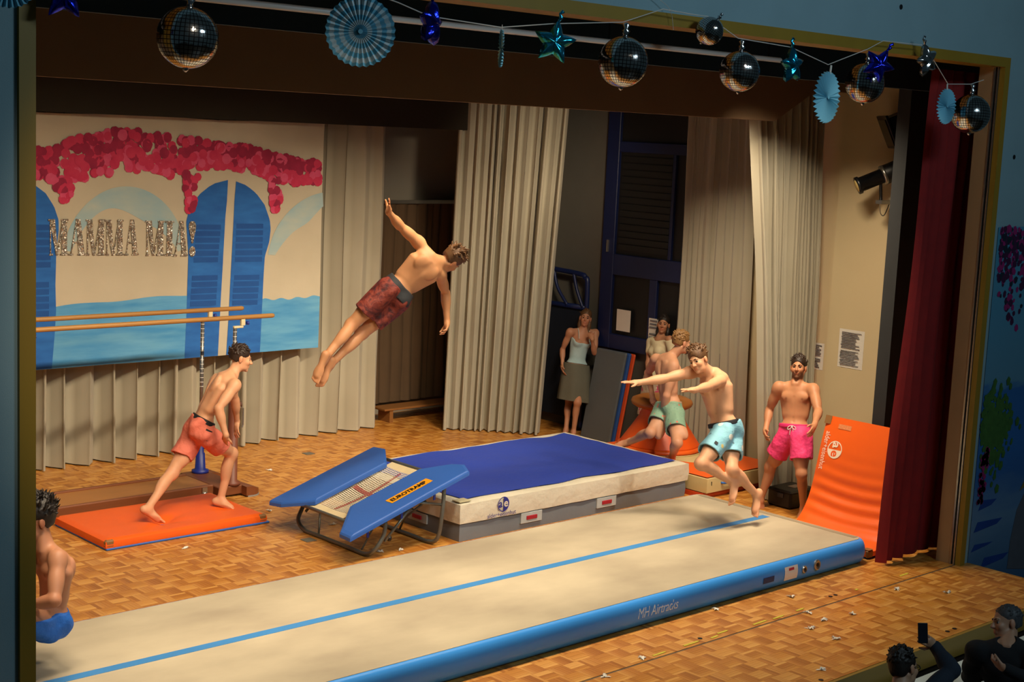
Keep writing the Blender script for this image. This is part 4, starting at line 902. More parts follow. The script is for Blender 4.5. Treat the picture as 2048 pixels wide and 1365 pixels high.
for x, y in ((.45, 7.726), (-1.749, 4.587)): bx('floor_plate', (x-.06, y-.06, 0), (x+.06, y+.06, .004), mat('dull_steel_plate', '6a655a', .5), floor)

# ================================================================ audience table in front of the stage
tb = thing('audience_table', 'narrow white topped table between the two spectators and the stage', 'table', (1.1, -1.12, HALL))
bx('table_top', (-.35, -1.32, -.22), (2.4, -.92, -.18), mat('white_table_paper', 'b8c4c4', .6, var=.05), tb, .004)
for x in (-.27, 2.3):
    for y in (-1.28, -.92): bx('leg', (x-.02, y-.02, HALL), (x+.02, y+.02, -.22), M_dark, tb)
# ================================================================ people
# a body is one continuous surface: smooth union of tapered limbs and muscles on a voxel field, then surface nets
class Field:
    def __init__(s, lo, hi, h):
        s.h = h; s.lo = np.array(lo, float); n = np.ceil((np.array(hi)-s.lo)/h).astype(int)+1; s.n = n; s.D = np.full(n, 1.0, np.float32)
        s.ax = [s.lo[i]+h*np.arange(n[i]) for i in range(3)]
    def sl(s, lo, hi):
        a = np.maximum(0, np.floor((lo-s.lo)/s.h).astype(int)); b = np.minimum(s.n, np.ceil((hi-s.lo)/s.h).astype(int)+1)
        if (b <= a).any(): return None, None
        S_ = tuple(slice(a[i], b[i]) for i in range(3))
        X = s.ax[0][S_[0]].astype(np.float32)[:, None, None]; Y = s.ax[1][S_[1]].astype(np.float32)[None, :, None]; Z = s.ax[2][S_[2]].astype(np.float32)[None, None, :]
        return S_, (X, Y, Z)
    def put(s, S_, d, k, op='u'):
        a = s.D[S_]
        if op == 'u': h = np.maximum(k-np.abs(a-d), 0)/k; s.D[S_] = np.minimum(a, d)-h*h*k*.25
        elif op == 's': d = -d; h = np.maximum(k-np.abs(a-d), 0)/k; s.D[S_] = np.maximum(a, d)+h*h*k*.25
        else: h = np.maximum(k-np.abs(a-d), 0)/k; s.D[S_] = np.maximum(a, d)+h*h*k*.25
    def cap(s, a, b, ra, rb, k=.02, op='u', flat=None, cut=None):
        """tapered capsule; cut = list of (point, normal): keep only the side the normal points away from"""
        a = np.array(a, float); b = np.array(b, float); r = max(ra, rb)+k+3*s.h
        S_, g = s.sl(np.minimum(a, b)-r, np.maximum(a, b)+r)
        if S_ is None: return
        ba = b-a; L2 = max(ba @ ba, 1e-9); P = [g[i]-a[i] for i in range(3)]
        t = np.clip((P[0]*ba[0]+P[1]*ba[1]+P[2]*ba[2])/L2, 0, 1)
        d = np.sqrt((P[0]-t*ba[0])**2+(P[1]-t*ba[1])**2+(P[2]-t*ba[2])**2)-(ra+(rb-ra)*t)
        for (c, n) in (cut or []): d = np.maximum(d, (g[0]-c[0])*n[0]+(g[1]-c[1])*n[1]+(g[2]-c[2])*n[2])
        s.put(S_, d.astype(np.float32), k, op)
    def ell(s, c, A, r, k=.02, op='u', cut=None):
        c = np.array(c, float); r = np.array(r, float); R_ = r.max()+k+3*s.h; S_, g = s.sl(c-R_, c+R_)
        if S_ is None: return
        P = [g[i]-c[i] for i in range(3)]; q0 = q1 = 0
        for i in range(3):
            v = (P[0]*A[i][0]+P[1]*A[i][1]+P[2]*A[i][2])/r[i]; q0 = q0+v*v; q1 = q1+(v/r[i])**2
        k0 = np.sqrt(q0); k1 = np.sqrt(q1)+1e-9; d = k0*(k0-1)/k1; d = np.where(k0 < .05, -r.min(), d)
        for (cc, n) in (cut or []): d = np.maximum(d, (g[0]-cc[0])*n[0]+(g[1]-cc[1])*n[1]+(g[2]-cc[2])*n[2])
        s.put(S_, d.astype(np.float32), k, op)
    def plane(s, c, n):
        X, Y, Z = np.meshgrid(*[a.astype(np.float32) for a in s.ax], indexing='ij', sparse=True); s.D = np.maximum(s.D, (X-c[0])*n[0]+(Y-c[1])*n[1]+(Z-c[2])*n[2]).astype(np.float32)
    def mesh(s):
        D = s.D; I = D < 0
        c = [I[x:I.shape[0]-1+x, y:I.shape[1]-1+y, z:I.shape[2]-1+z] for x in (0, 1) for y in (0, 1) for z in (0, 1)]
        cnt = sum(q.astype(np.int8) for q in c); act = np.argwhere((cnt > 0) & (cnt < 8)); ids = np.full(cnt.shape, -1, np.int32); ids[tuple(act.T)] = np.arange(len(act))
        cor = [(x, y, z) for x in (0, 1) for y in (0, 1) for z in (0, 1)]; val = {q: D[act[:, 0]+q[0], act[:, 1]+q[1], act[:, 2]+q[2]] for q in cor}
        acc = np.zeros((len(act), 3)); w_ = np.zeros(len(act))
        for a in cor:
            for i in range(3):
                if a[i]: continue
                b = list(a); b[i] = 1; b = tuple(b); va, vb = val[a], val[b]; m = (va < 0) != (vb < 0)
                t = np.where(m, va/np.where(m, va-vb, 1), 0); p = np.zeros((len(act), 3)); p[:] = a; p[:, i] += t; acc[m] += p[m]; w_[m] += 1
        V = s.lo+s.h*(act+acc/w_[:, None]); F = []
        for i in range(3):
            j, k = (i+1) % 3, (i+2) % 3
            a = [slice(None)]*3; b = [slice(None)]*3; a[i] = slice(0, -1); b[i] = slice(1, None)
            e = I[tuple(a)] != I[tuple(b)]; P = np.argwhere(e); P = P[(P[:, j] > 0) & (P[:, k] > 0) & (P[:, j] < ids.shape[j]) & (P[:, k] < ids.shape[k])]
            ins = I[tuple(P.T)]; q = []
            for dj, dk in ((1, 1), (0, 1), (0, 0), (1, 0)):
                Q = P.copy(); Q[:, j] -= dj; Q[:, k] -= dk; q.append(ids[tuple(Q.T)])
            q = np.stack(q, 1); q[~ins] = q[~ins][:, ::-1]; F.append(q)
        return V, np.concatenate(F)
def relax(V, F, n=1, f=.5):
    for _ in range(n):
        acc = np.zeros_like(V); c = np.zeros(len(V))
        for a, b in ((0, 1), (1, 2), (2, 3), (3, 0)):
            np.add.at(acc, F[:, a], V[F[:, b]]); np.add.at(acc, F[:, b], V[F[:, a]]); np.add.at(c, F[:, a], 1); np.add.at(c, F[:, b], 1)
        V = V+(acc/np.maximum(c, 1)[:, None]-V)*f
    return V
def fmesh(name, V, F, m, parent, col=None):
    o0 = np.array(org(parent)); me = bpy.data.meshes.new(name); me.vertices.add(len(V)); me.vertices.foreach_set('co', (V-o0).astype(np.float32).ravel())
    n = len(F); me.loops.add(4*n); me.loops.foreach_set('vertex_index', F.astype(np.int32).ravel()); me.polygons.add(n); me.polygons.foreach_set('loop_start', np.arange(0, 4*n, 4, dtype=np.int32)); me.polygons.foreach_set('use_smooth', np.ones(n, bool))
    me.materials.append(m); me.update(calc_edges=True); me.validate()
    if col is not None:
        at_ = me.color_attributes.new('tone', 'FLOAT_COLOR', 'POINT'); c4 = np.ones((len(V), 4), np.float32); c4[:, :3] = col; at_.data.foreach_set('color', c4.ravel())
    o = bpy.data.objects.new(name, me); COL.objects.link(o)
    if parent: o.parent = parent; ORG[o.name] = org(parent)
    return o
def nrm(v): v = np.array(v, float); return v/max(np.linalg.norm(v), 1e-9)
def skin_mat():
    t = NT('skin'); a = t.new('ShaderNodeAttribute'); a.attribute_name = 'tone'; n = t.noise(9, 4); f = t.math('MULTIPLY_ADD', n, .22, .89)
    mx = t.new('ShaderNodeVectorMath', operation='SCALE'); t.l.new(a.outputs['Color'], mx.inputs[0]); t.l.new(f, mx.inputs['Scale']); t.base(mx.outputs[0]); t.rough(.5)
    t.b.inputs['Specular IOR Level'].default_value = .35; t.b.inputs['Subsurface Weight'].default_value = .12; t.b.inputs['Subsurface Radius'].default_value = (.02, .008, .005); t.b.inputs['Subsurface Scale'].default_value = .6
    t.bump(t.noise(160, 2), .06, .002); return t.m
M_skin = skin_mat(); M_eye = mat('eye_white', '857a72', .4, var=0); M_iris = mat('dark_iris', '1c130e', .2, var=0)
def hairmat(name, c0, c1):
    t = NT(name); n = t.noise(1, 3, stretch=(90, 90, 25)); t.base(t.mix(n, lin(c0), lin(c1))); t.rough(.55); t.bump(n, .5, .006); return t.m
def frame(J):
    U = nrm(np.array(J['N'])-J['P']); Rr = np.array(J['sR'])-J['sL']; Rr = nrm(Rr-U*(Rr @ U)); return Rr, np.cross(U, Rr), U
class Person:
    def __init__(s, key, label, face, tilt=None, k=1.05, sex='m', tone='c68f66', bulk=1., vox=.0058, skinparts=True, mid=.03, palmL=None, palmR=None, curlL=.35, curlR=.35, name='person', group=None, cloth=None):
        J = {a: np.array(v) for a, v in POSE[key].items()}; s.J = J; s.k = k; s.key = key
        allp = np.array(list(J.values())); s.lo, s.hi = allp.min(0)-.22, allp.max(0)+.22
        base = allp.mean(0).copy(); base[2] = allp[:, 2].min()-.03
        s.t = thing(name, label, 'person', tuple(float(x) for x in base), group); s.f = Field(s.lo, s.hi, vox*1.0); s.vox = vox
        s.R, s.F, s.U = frame(J); s.B = (s.R, s.F, s.U); s.sex = sex; s.bulk = bulk
        L = np.linalg.norm(J['N']-J['P']); s.L = L; s.mid = mid
        hz = nrm(tilt if tilt is not None else (J['H']-J['N'])*.6+s.U*.4); fy = nrm(np.array(face, float)-hz*(np.array(face, float) @ hz)); hx = np.cross(fy, hz); s.HB = (hx, fy, hz); s.hs = k*1.0*(1. if sex == 'm' else .96); s.Hc = J['H']
        s.torso(s.f, 0.); s.limbs(s.f, 0.); s.hands((palmL, palmR), (curlL, curlR)); s.head()
        V, F = s.f.mesh(); V = relax(V, F, 1, .35); s.V = V
        s.body = fmesh('body', V, F, M_skin, s.t, s.tones(V, tone)); s.eyes()
    def tp(s, x, z, y=0.):      # torso point: x sideways (m*k), z as fraction of the spine, y forward
        sp = s.J['P']+(s.J['N']-s.J['P'])*z-s.F*(s.mid*4*z*(1-z)); return sp+s.R*x*s.k+s.F*y*s.k
    def torso(s, f, d, low=0., high=1.2):
        k, L = s.k*1.0, s.L; b = s.bulk; fem = s.sex == 'f'; e = lambda c, r, kk=.04: f.ell(c, s.B, np.array(r)*k+d, kk)
        lz = L/.575
        e(s.tp(0, .68), ((.142 if not fem else .125)*b, .103*b, .16*lz)); e(s.tp(0, .86, -.005), ((.155 if not fem else .13)*b, .088*b, .085*lz)); e(s.tp(0, .4, .005), ((.122 if not fem else .105)*b, .088*b, .14*lz)); e(s.tp(0, .12), ((.142 if not fem else .15)*b, .1*b, .115*lz))
        for q in (-1, 1):
            e(s.tp(.07*q, .02, -.055), (.075, .07, .085)); 
            if not fem:
                e(s.tp(.068*q, .74, .072), (.072*b, .035, .055*lz), .025); e(s.tp(.078*q, .77, -.078), (.05, .028, .075*lz), .022)
                f.cap(s.tp(.135*q, .72, -.015), s.tp(.1*q, .36), .042*k*b+d, .035*k+d, .04)
            else: e(s.tp(.062*q, .7, .075), (.052, .045, .05), .025)
        for q, n in ((-1, 'L'), (1, 'R')): f.cap(s.tp(.035*q, .99, -.01), s.J['s'+n]*.93+s.tp(0, .9)*.07, .042*k+d, .046*k+d, .04)
        if d == 0 and not fem:
            f.cap(s.tp(0, .15, -.117), s.tp(0, .88, -.112), .012*k, .012*k, .035, 's')
            f.cap(s.tp(0, .25, .105), s.tp(0, .72, .118), .006*k, .006*k, .025, 's')
    def arm(s, f, n, d, frac=1.):
        k, J, b = s.k, s.J, s.bulk; th = .86 if s.sex == 'f' else 1.07; sh, el, wr = J['s'+n], J['e'+n], J['w'+n]; A = lambda p, q: (lambda u: (nrm(np.cross(u, s.F+.01)), nrm(np.cross(u, np.cross(u, s.F+.01))), u))(nrm(q-p))
        f.ell(sh+(el-sh)*.06, A(sh, el), np.array((.056, .056, .075))*k*th*b+d, .035); f.cap(sh, el, .047*k*th*b+d, .036*k*th+d, .03); f.ell(sh+(el-sh)*.52, A(sh, el), np.array((.046, .046, .1))*k*th*b+d, .025)
        f.cap(el, el+(wr-el)*frac, .037*k*th+d, (.037+(.025-.037)*frac)*k*th+d, .02); f.ell(el+(wr-el)*.24, A(el, wr), np.array((.041, .041, .085))*k*th+d, .025)
    def leg(s, f, n, d):
        k, J, b = s.k, s.J, s.bulk; th = .92 if s.sex == 'f' else 1.09; h, kn, an = J['h'+n], J['k'+n], J['a'+n]; u = nrm(kn-h); w_ = nrm(an-kn)
        fw = (kn-(h+an)/2); fw = fw if np.linalg.norm(fw) > .03 else s.F*.1; fw = nrm(fw*.6+s.F*.06); fw = nrm(fw-w_*(fw @ w_)); sd = np.cross(w_, fw)
        f.cap(h, kn, .081*k*th*b+d, .052*k*th+d, .04); f.ell(h+(kn-h)*.42+fw*.012, (sd, nrm(np.cross(u, sd)), u), np.array((.077, .08, .17))*k*th*b+d, .03)
        f.ell(kn+fw*.008, (sd, fw, w_), np.array((.05, .053, .06))*k*th+d, .025); f.cap(kn, an, .047*k*th+d, .032*k*th+d, .03); f.ell(kn+(an-kn)*.3-fw*.022*k, (sd, fw, w_), np.array((.048, .045, .12))*k*th+d, .025)
        if d == 0: s.foot(f, n, fw, sd, w_)
    def foot(s, f, n, fw, sd, w_):
        k, J = s.k*(.92 if s.sex == 'f' else 1.), s.J; an, to = J['a'+n], J['t'+n]; d = nrm(to-an); dn = w_-d*(w_ @ d)
        dn = nrm(dn*1.0-fw*.35+d*(fw @ d)*.35) if np.linalg.norm(dn) > .05 else nrm(-fw+d*(fw @ d)); dn = nrm(dn-d*(dn @ d)); sx = np.cross(d, dn)
        # tip of the toes is near the measured toe; the sole runs parallel to ankle-toe
        Lf = max(.16*k, min(.22*k, np.linalg.norm(to-an))); heel = an-d*.035*k+dn*.03*k; ball = an+d*(Lf-.055*k)+dn*.042*k
        f.ell(an, (sx, d, dn), np.array((.036, .038, .045))*k, .02); f.ell(heel, (sx, d, dn), np.array((.032, .036, .032))*k, .025); f.cap(heel+dn*.004, ball, .03*k, .026*k, .03); f.ell(ball-dn*.006*k-d*.03*k, (sx, d, dn), np.array((.046, .07, .022))*k, .02); f.cap(an+d*.03*k, ball-dn*.01*k, .03*k, .018*k, .03)
        sgn = nrm(s.J['hR']-s.J['hL']) @ sx; inner = (-1 if sgn > 0 else 1)*(1 if n == 'R' else -1)
        for q, (o, L, r) in enumerate(((.032, .05, .0125), (.013, .047, .0095), (-.003, .042, .009), (-.018, .036, .0085), (-.031, .028, .008))):
            p = ball+sx*o*inner*k+d*.012*k*(1-abs(o)*6); f.cap(p, p+d*L*k+dn*.004*k, r*k, r*k*.95, .006)
    def limbs(s, f, d):
        for n in 'LR': s.arm(f, n, d); s.leg(f, n, d)
    def hands(s, palms, curls):
        for n, pm, cu in (('L', palms[0], curls[0]), ('R', palms[1], curls[1])):
            k = s.k*(.9 if s.sex == 'f' else 1.); w_, ti = s.J['w'+n], s.J['f'+n]; d = nrm(ti-w_); pn = np.array(pm if pm is not None else (s.J['P']-s.J['s'+n])*.3+s.F*.2, float); pn = nrm(pn-d*(pn @ d)); sx = np.cross(d, pn)*(1 if n == 'R' else -1)
            f = s.f; f.ell(w_+d*.048*k, (sx, pn, d), np.array((.038, .017, .05))*k, .012); f.cap(w_-d*.01, w_+d*.03*k, .024*k, .026*k, .02)
            for o, L in ((.03, .072), (.0105, .08), (-.0095, .075), (-.029, .058)):
                b = w_+d*(.088-abs(o)*.25)*k+sx*o*k; d1 = nrm(d*cos(cu*.8)+pn*sin(cu*.8)+sx*o*2.4); d2 = nrm(d*cos(cu*2.0)+pn*sin(cu*2.0)+sx*o*1.6)
                m_ = b+d1*L*.5*k; f.cap(b-d*.012*k, m_, .0092*k, .0086*k, .004); f.cap(m_, m_+d2*L*.5*k, .0086*k, .0072*k, .004)
            b = w_+d*.022*k+sx*.026*k+pn*.006*k; d1 = nrm(d*.62+sx*.66+pn*.3); m_ = b+d1*.045*k; f.cap(b, m_, .0135*k, .0105*k, .008); f.cap(m_, m_+nrm(d*.86+sx*.3+pn*(.25+cu*.5))*.036*k, .0105*k, .0085*k, .006)
    def hp(s, x, y, z): return s.Hc+(s.HB[0]*x+s.HB[1]*y+s.HB[2]*z)*s.hs
    def head(s):
        f, B, h = s.f, s.HB, s.hs; e = lambda c, r, k=.02, op='u': f.ell(s.hp(*c), B, np.array(r)*h, k, op)
        g = Field(s.Hc-.2, s.Hc+.2, s.vox) ; main = s.f; s_lo = np.round((s.Hc-.2-main.lo)/main.h).astype(int); g.lo = main.lo+s_lo*main.h; g.ax = [g.lo[i]+g.h*np.arange(g.n[i]) for i in range(3)]; f = g
        e = lambda c, r, k=.02, op='u': g.ell(s.hp(*c), B, np.array(r)*h, k, op)
        e((0, -.012, .034), (.075, .095, .083)); e((0, .036, -.03), (.06, .06, .082), .025); e((0, .03, -.078), (.05 if s.sex == 'm' else .044, .052, .036), .02); e((0, .078, -.1), (.02, .016, .016), .018)
        g.cap(s.hp(-.034, .083, .024), s.hp(.034, .083, .024), .011*h, .011*h, .016)
        for q in (-1, 1):
            e((.036*q, .068, -.024), (.024, .024, .024), .02); e((.031*q, .1, .004), (.017, .014, .011), .012, 's'); e((.077*q, -.008, -.008), (.011, .02, .034), .008)
        g.cap(s.hp(0, .092, .012), s.hp(0, .113, -.026), .0075*h, .0125*h, .01); g.cap(s.hp(-.011, .1, -.03), s.hp(.011, .1, -.03), .008*h, .008*h, .008)
        g.cap(s.hp(-.016, .09, -.058), s.hp(.016, .09, -.058), .0075*h, .0075*h, .006); g.cap(s.hp(-.014, .089, -.07), s.hp(.014, .089, -.07), .008*h, .008*h, .006)
        g.cap(s.hp(-.02, .101, -.064), s.hp(.02, .101, -.064), .0022*h, .0022*h, .006, 's')
        a, b = np.maximum(s_lo, 0), np.minimum(s_lo+g.n, main.n); SM = tuple(slice(a[i], b[i]) for i in range(3)); SG = tuple(slice(a[i]-s_lo[i], b[i]-s_lo[i]) for i in range(3))
        main.put(SM, g.D[SG], .012)
        nk = .054 if s.sex == 'm' else .045
        main.cap(s.J['N']+s.F*.012-s.U*.03, s.hp(0, -.02, -.065), (nk+.006)*s.k, nk*s.k, .03)
        if s.sex == 'm':
            for q in (-1, 1): main.cap(s.hp(.05*q, -.02, -.05), s.J['N']+s.R*.02*q+s.F*.06, .012*s.k, .012*s.k, .03)
    def eyes(s):
        for q in (-1, 1):
            V = []; F = []; c = s.hp(.031*q, .078, .003); r = .0125*s.hs; n, m = 14, 10; B = s.HB; mi = []
            for j in range(m+1):
                a = pi*j/m
                for i in range(n): p = 2*pi*i/n; V.append(c+(B[0]*sin(a)*cos(p)+B[2]*sin(a)*sin(p)+B[1]*cos(a))*r)
            for j in range(m):
                for i in range(n): F.append((j*n+i, j*n+(i+1) % n, (j+1)*n+(i+1) % n, (j+1)*n+i)); mi.append(1 if j < 3 else 0)
            mk('eye', V, F, [M_eye, M_iris], s.t, True, mi)
            g = G(); P = [s.hp((.012+.036*u)*q, .0965-.02*u*u, .024+.006*sin(pi*u)) for u in np.linspace(0, 1, 6)]; g.tube(P, [.003, .0045, .005, .0048, .004, .002], 6); g.obj('eyebrow', s.browm if hasattr(s, 'browm') else M_brow, s.t, True)
    def tones(s, V, tone):
        c = np.array(lin(tone)); C = np.tile(c, (len(V), 1)); red = c*np.array((1.05, .72, .66)); k = s.k
        def blob(p, r, col, a):
            w_ = (a*np.exp(-((V-p)**2).sum(1)/r**2))[:, None]; C[:] = C*(1-w_)+np.array(col)*w_
        J = s.J
        for n in 'LR':
            blob(J['k'+n], .07, red, .35); blob(J['f'+n], .09, red, .5); blob(J['t'+n], .07, red, .55); blob(J['a'+n], .05, red, .25); blob(J['e'+n], .05, red, .35)
        for q in (-1, 1): blob(s.hp(.078*q, -.01, -.01), .03, red, .6); blob(s.hp(.04*q, .08, -.03), .025, red, .35)
        blob(s.hp(0, .12, -.025), .018, red, .4); blob(s.hp(.01, .098, -.064), .014, red*np.array((.8, .6, .6)), .75); blob(s.hp(-.01, .098, -.064), .014, red*np.array((.8, .6, .6)), .75)
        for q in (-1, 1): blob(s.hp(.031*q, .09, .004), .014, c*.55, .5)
        if s.sex == 'm':
            for q in (-1, 1): blob(s.tp(.085*q, .7, .105), .013, c*np.array((.5, .33, .3)), .9)
            blob(s.tp(0, .33, .1), .012, c*.4, .7)
        if s.key == 'pink':
            L = (V-s.Hc) @ np.array(s.HB).T/s.hs; w_ = np.clip((-.04-L[:, 2])/.02, 0, 1)*np.clip((L[:, 1]-.005)/.02, 0, 1)*np.clip((L[:, 2]+.135)/.02, 0, 1)*.72; w_ = w_*(1-np.exp(-(L[:, 0]**2+(L[:, 2]+.066)**2)/.016**2)); C = C*(1-w_[:, None])+np.array(lin('2a1a12'))*w_[:, None]
        if s.key == 'green':
            rr_ = random.Random(3); kn, an = J['kR'], J['aR']; tc = kn+(an-kn)*.32-s.F*.05
            for q in range(22): blob(tc+np.array((rr_.gauss(0, .022), rr_.gauss(0, .022), rr_.gauss(0, .028))), .009, lin('33241f'), .7)
        return C.astype(np.float32)
    # ---------------------------------------------------------------- clothing
    def shorts(s, m, top=.2, leng=.62, loose=.028, flare=.02, label=None, band=None, name='swim_shorts', seed=1, folds=.011):
        lo = np.minimum(np.minimum(s.J['P'], s.J['kL']), s.J['kR'])-.25; hi = np.maximum(np.maximum(s.J['P'], s.J['kL']), s.J['kR'])+.25
        f = Field(lo, hi, s.vox); k, L = s.k, s.L; b = s.bulk; lz = L/.575
        tc = s.tp(0, top); cut = [(tc, s.U)]
        f.ell(s.tp(0, .12), s.B, np.array((.142*b, .1*b, .14*lz))*k+loose*.55, .03, cut=cut); f.ell(s.tp(0, .3, .004), s.B, np.array((.126*b, .092*b, .14*lz))*k+loose*.4, .03, cut=cut)
        for q in (-1, 1): f.ell(s.tp(.07*q, .02, -.055), s.B, np.array((.075, .07, .085))*k+loose*.6, .03, cut=cut)
        for n in 'LR':
            h, kn = s.J['h'+n], s.J['k'+n]; e = h+(kn-h)*leng; u = nrm(kn-h); f.cap(h, e+u*.12, .086*k*b+loose*.8, .072*k+loose+flare, .03, cut=[(e, u)]+cut)
        for n in 'LR':
            h, kn = s.J['h'+n], s.J['k'+n]; e = h+(kn-h)*leng; u = nrm(kn-h); f.cap(e-u*.035, e+u*.1, .066*k+loose+flare-.012, .07*k+loose+flare-.012, .006, 's')
        V, F = f.mesh(); V = relax(V, F, 1, .4); rr_ = np.random.RandomState(seed); off = np.zeros(len(V))
        for q in range(9):
            dv = rr_.normal(size=3); dv = dv-s.U*(dv @ s.U)*.7; off += np.sin((V @ nrm(dv))*(26+30*rr_.rand())+rr_.rand()*6)*folds/3
        nv = V-s.J['P']; nv -= np.outer(nv @ s.U, s.U)*.6; V = V+nv/np.maximum(np.linalg.norm(nv, axis=1), .02)[:, None]*off[:, None]
        o = fmesh(name, V, F, m, s.t)
        if label: o['label'] = label
        if band is not None:
            g = Field(s.tp(0, top)-.3, s.tp(0, top)+.3, s.vox); g.ell(s.tp(0, .3, .004), s.B, np.array((.126*b, .092*b, .14*lz))*k+loose*.45+.003, .01, cut=[(s.tp(0, top+.035), s.U), (s.tp(0, top-.035), -s.U)]); g.ell(s.tp(0, .12), s.B, np.array((.142*b, .1*b, .14*lz))*k+loose*.58+.002, .01, cut=[(s.tp(0, top+.035), s.U), (s.tp(0, top-.035), -s.U)])
            V, F = g.mesh(); fmesh('waistband', V, F, band, o)
        return o
    def garment(s, name, m, prims, cuts=(), holes=(), folds=.005, seed=1, label=None):
        f = Field(s.lo-.05, s.hi+.05, s.vox); prims(f)
        for c, n in cuts: f.plane(c, nrm(n))
        for h in holes: f.ell(*h, .006, 's')
        V, F = f.mesh(); V = relax(V, F, 1, .4); rr_ = np.random.RandomState(seed); off = np.zeros(len(V))
        for q in range(9): off += np.sin((V @ nrm(rr_.normal(size=3)))*(18+26*rr_.rand())+rr_.rand()*6)*folds/3
        nv = V-s.J['P']; nv -= np.outer(nv @ s.U, s.U)*.8; V = V+nv/np.maximum(np.linalg.norm(nv, axis=1), .02)[:, None]*off[:, None]
        o = fmesh(name, V, F, m, s.t)
        if label: o['label'] = label
        return o
    def hair(s, m, back=-.05, front=.05, vol=.012, tufts=200, tl=.03, seed=1, direction=(0, .2, .3), long=0., r0=.0065, side=0., name='hair', spread=1., lift=.3):
        f = Field(s.Hc-.3, s.Hc+.25, .0045); h = s.hs; B = s.HB; v = vol
        f.ell(s.hp(0, -.02, .04+v*.5), B, np.array((.0765+v*.45, .0955+v*.6, .083+v*.7))*h, .01)
        f.ell(s.hp(0, -.05, -.005), B, np.array((.066, .062, .07))*h, .02)
        f.ell(s.hp(0, .118, -.03), B, np.array((.075, .08, .092+front*.3))*h, .012, 's'); f.plane(s.hp(0, 0, back), -B[2]*.9-B[1]*.35)
        for q in (-1, 1): f.ell(s.hp(.085*q, .022, -.03), B, np.array((.035, .048, .05))*h, .01, 's')
        rr_ = random.Random(seed); dv = np.array(direction, float)
        for q in range(tufts):
            a = rr_.random()*2*pi; e = rr_.random()**.75*1.7; x, y, z = sin(e)*cos(a), sin(e)*sin(a), cos(e)
            if (y > .3 and z < .5) or (z < .15 and y > -.1): continue
            nv = np.array((x, y, z)); p = np.array((x*(.075+v*.35), y*(.094+v*.4)-.02, z*(.081+v*.6)+.04+v*.4)); fl = dv-nv*(dv @ nv); d = nrm(nv*lift+fl+np.array((rr_.gauss(0, .3), rr_.gauss(0, .3), rr_.gauss(0, .25)))*spread); L = tl*(.6+.8*rr_.random())*(.45 if z < .2 else 1.)
            m_ = p+d*L*.55; e_ = m_+nrm(d+nv*-.25+dv*.2)*L*.45
            f.cap(s.hp(*p), s.hp(*m_), r0*1.15*h, r0*.9*h, .005); f.cap(s.hp(*m_), s.hp(*e_), r0*.9*h, r0*.4*h, .004)
        if long:
            for q in (-1, 1):
                f.cap(s.hp(.068*q, -.03, .0), s.hp(.066*q+side, -.02, -.1), .026*h, .028*h, .02); f.cap(s.hp(.066*q+side, -.02, -.1), s.hp(.07*q+side, -.005, -.1-long), .028*h, .018*h, .02)
            f.cap(s.hp(0, -.08, .0), s.hp(0, -.07, -.1-long*.6), .06*h, .04*h, .03)
        V, F = f.mesh(); V = relax(V, F, 1, .25); return fmesh(name, V, F, m, s.t)
M_brow = mat('brown_eyebrow_hair', '3a2416', .7, var=0)
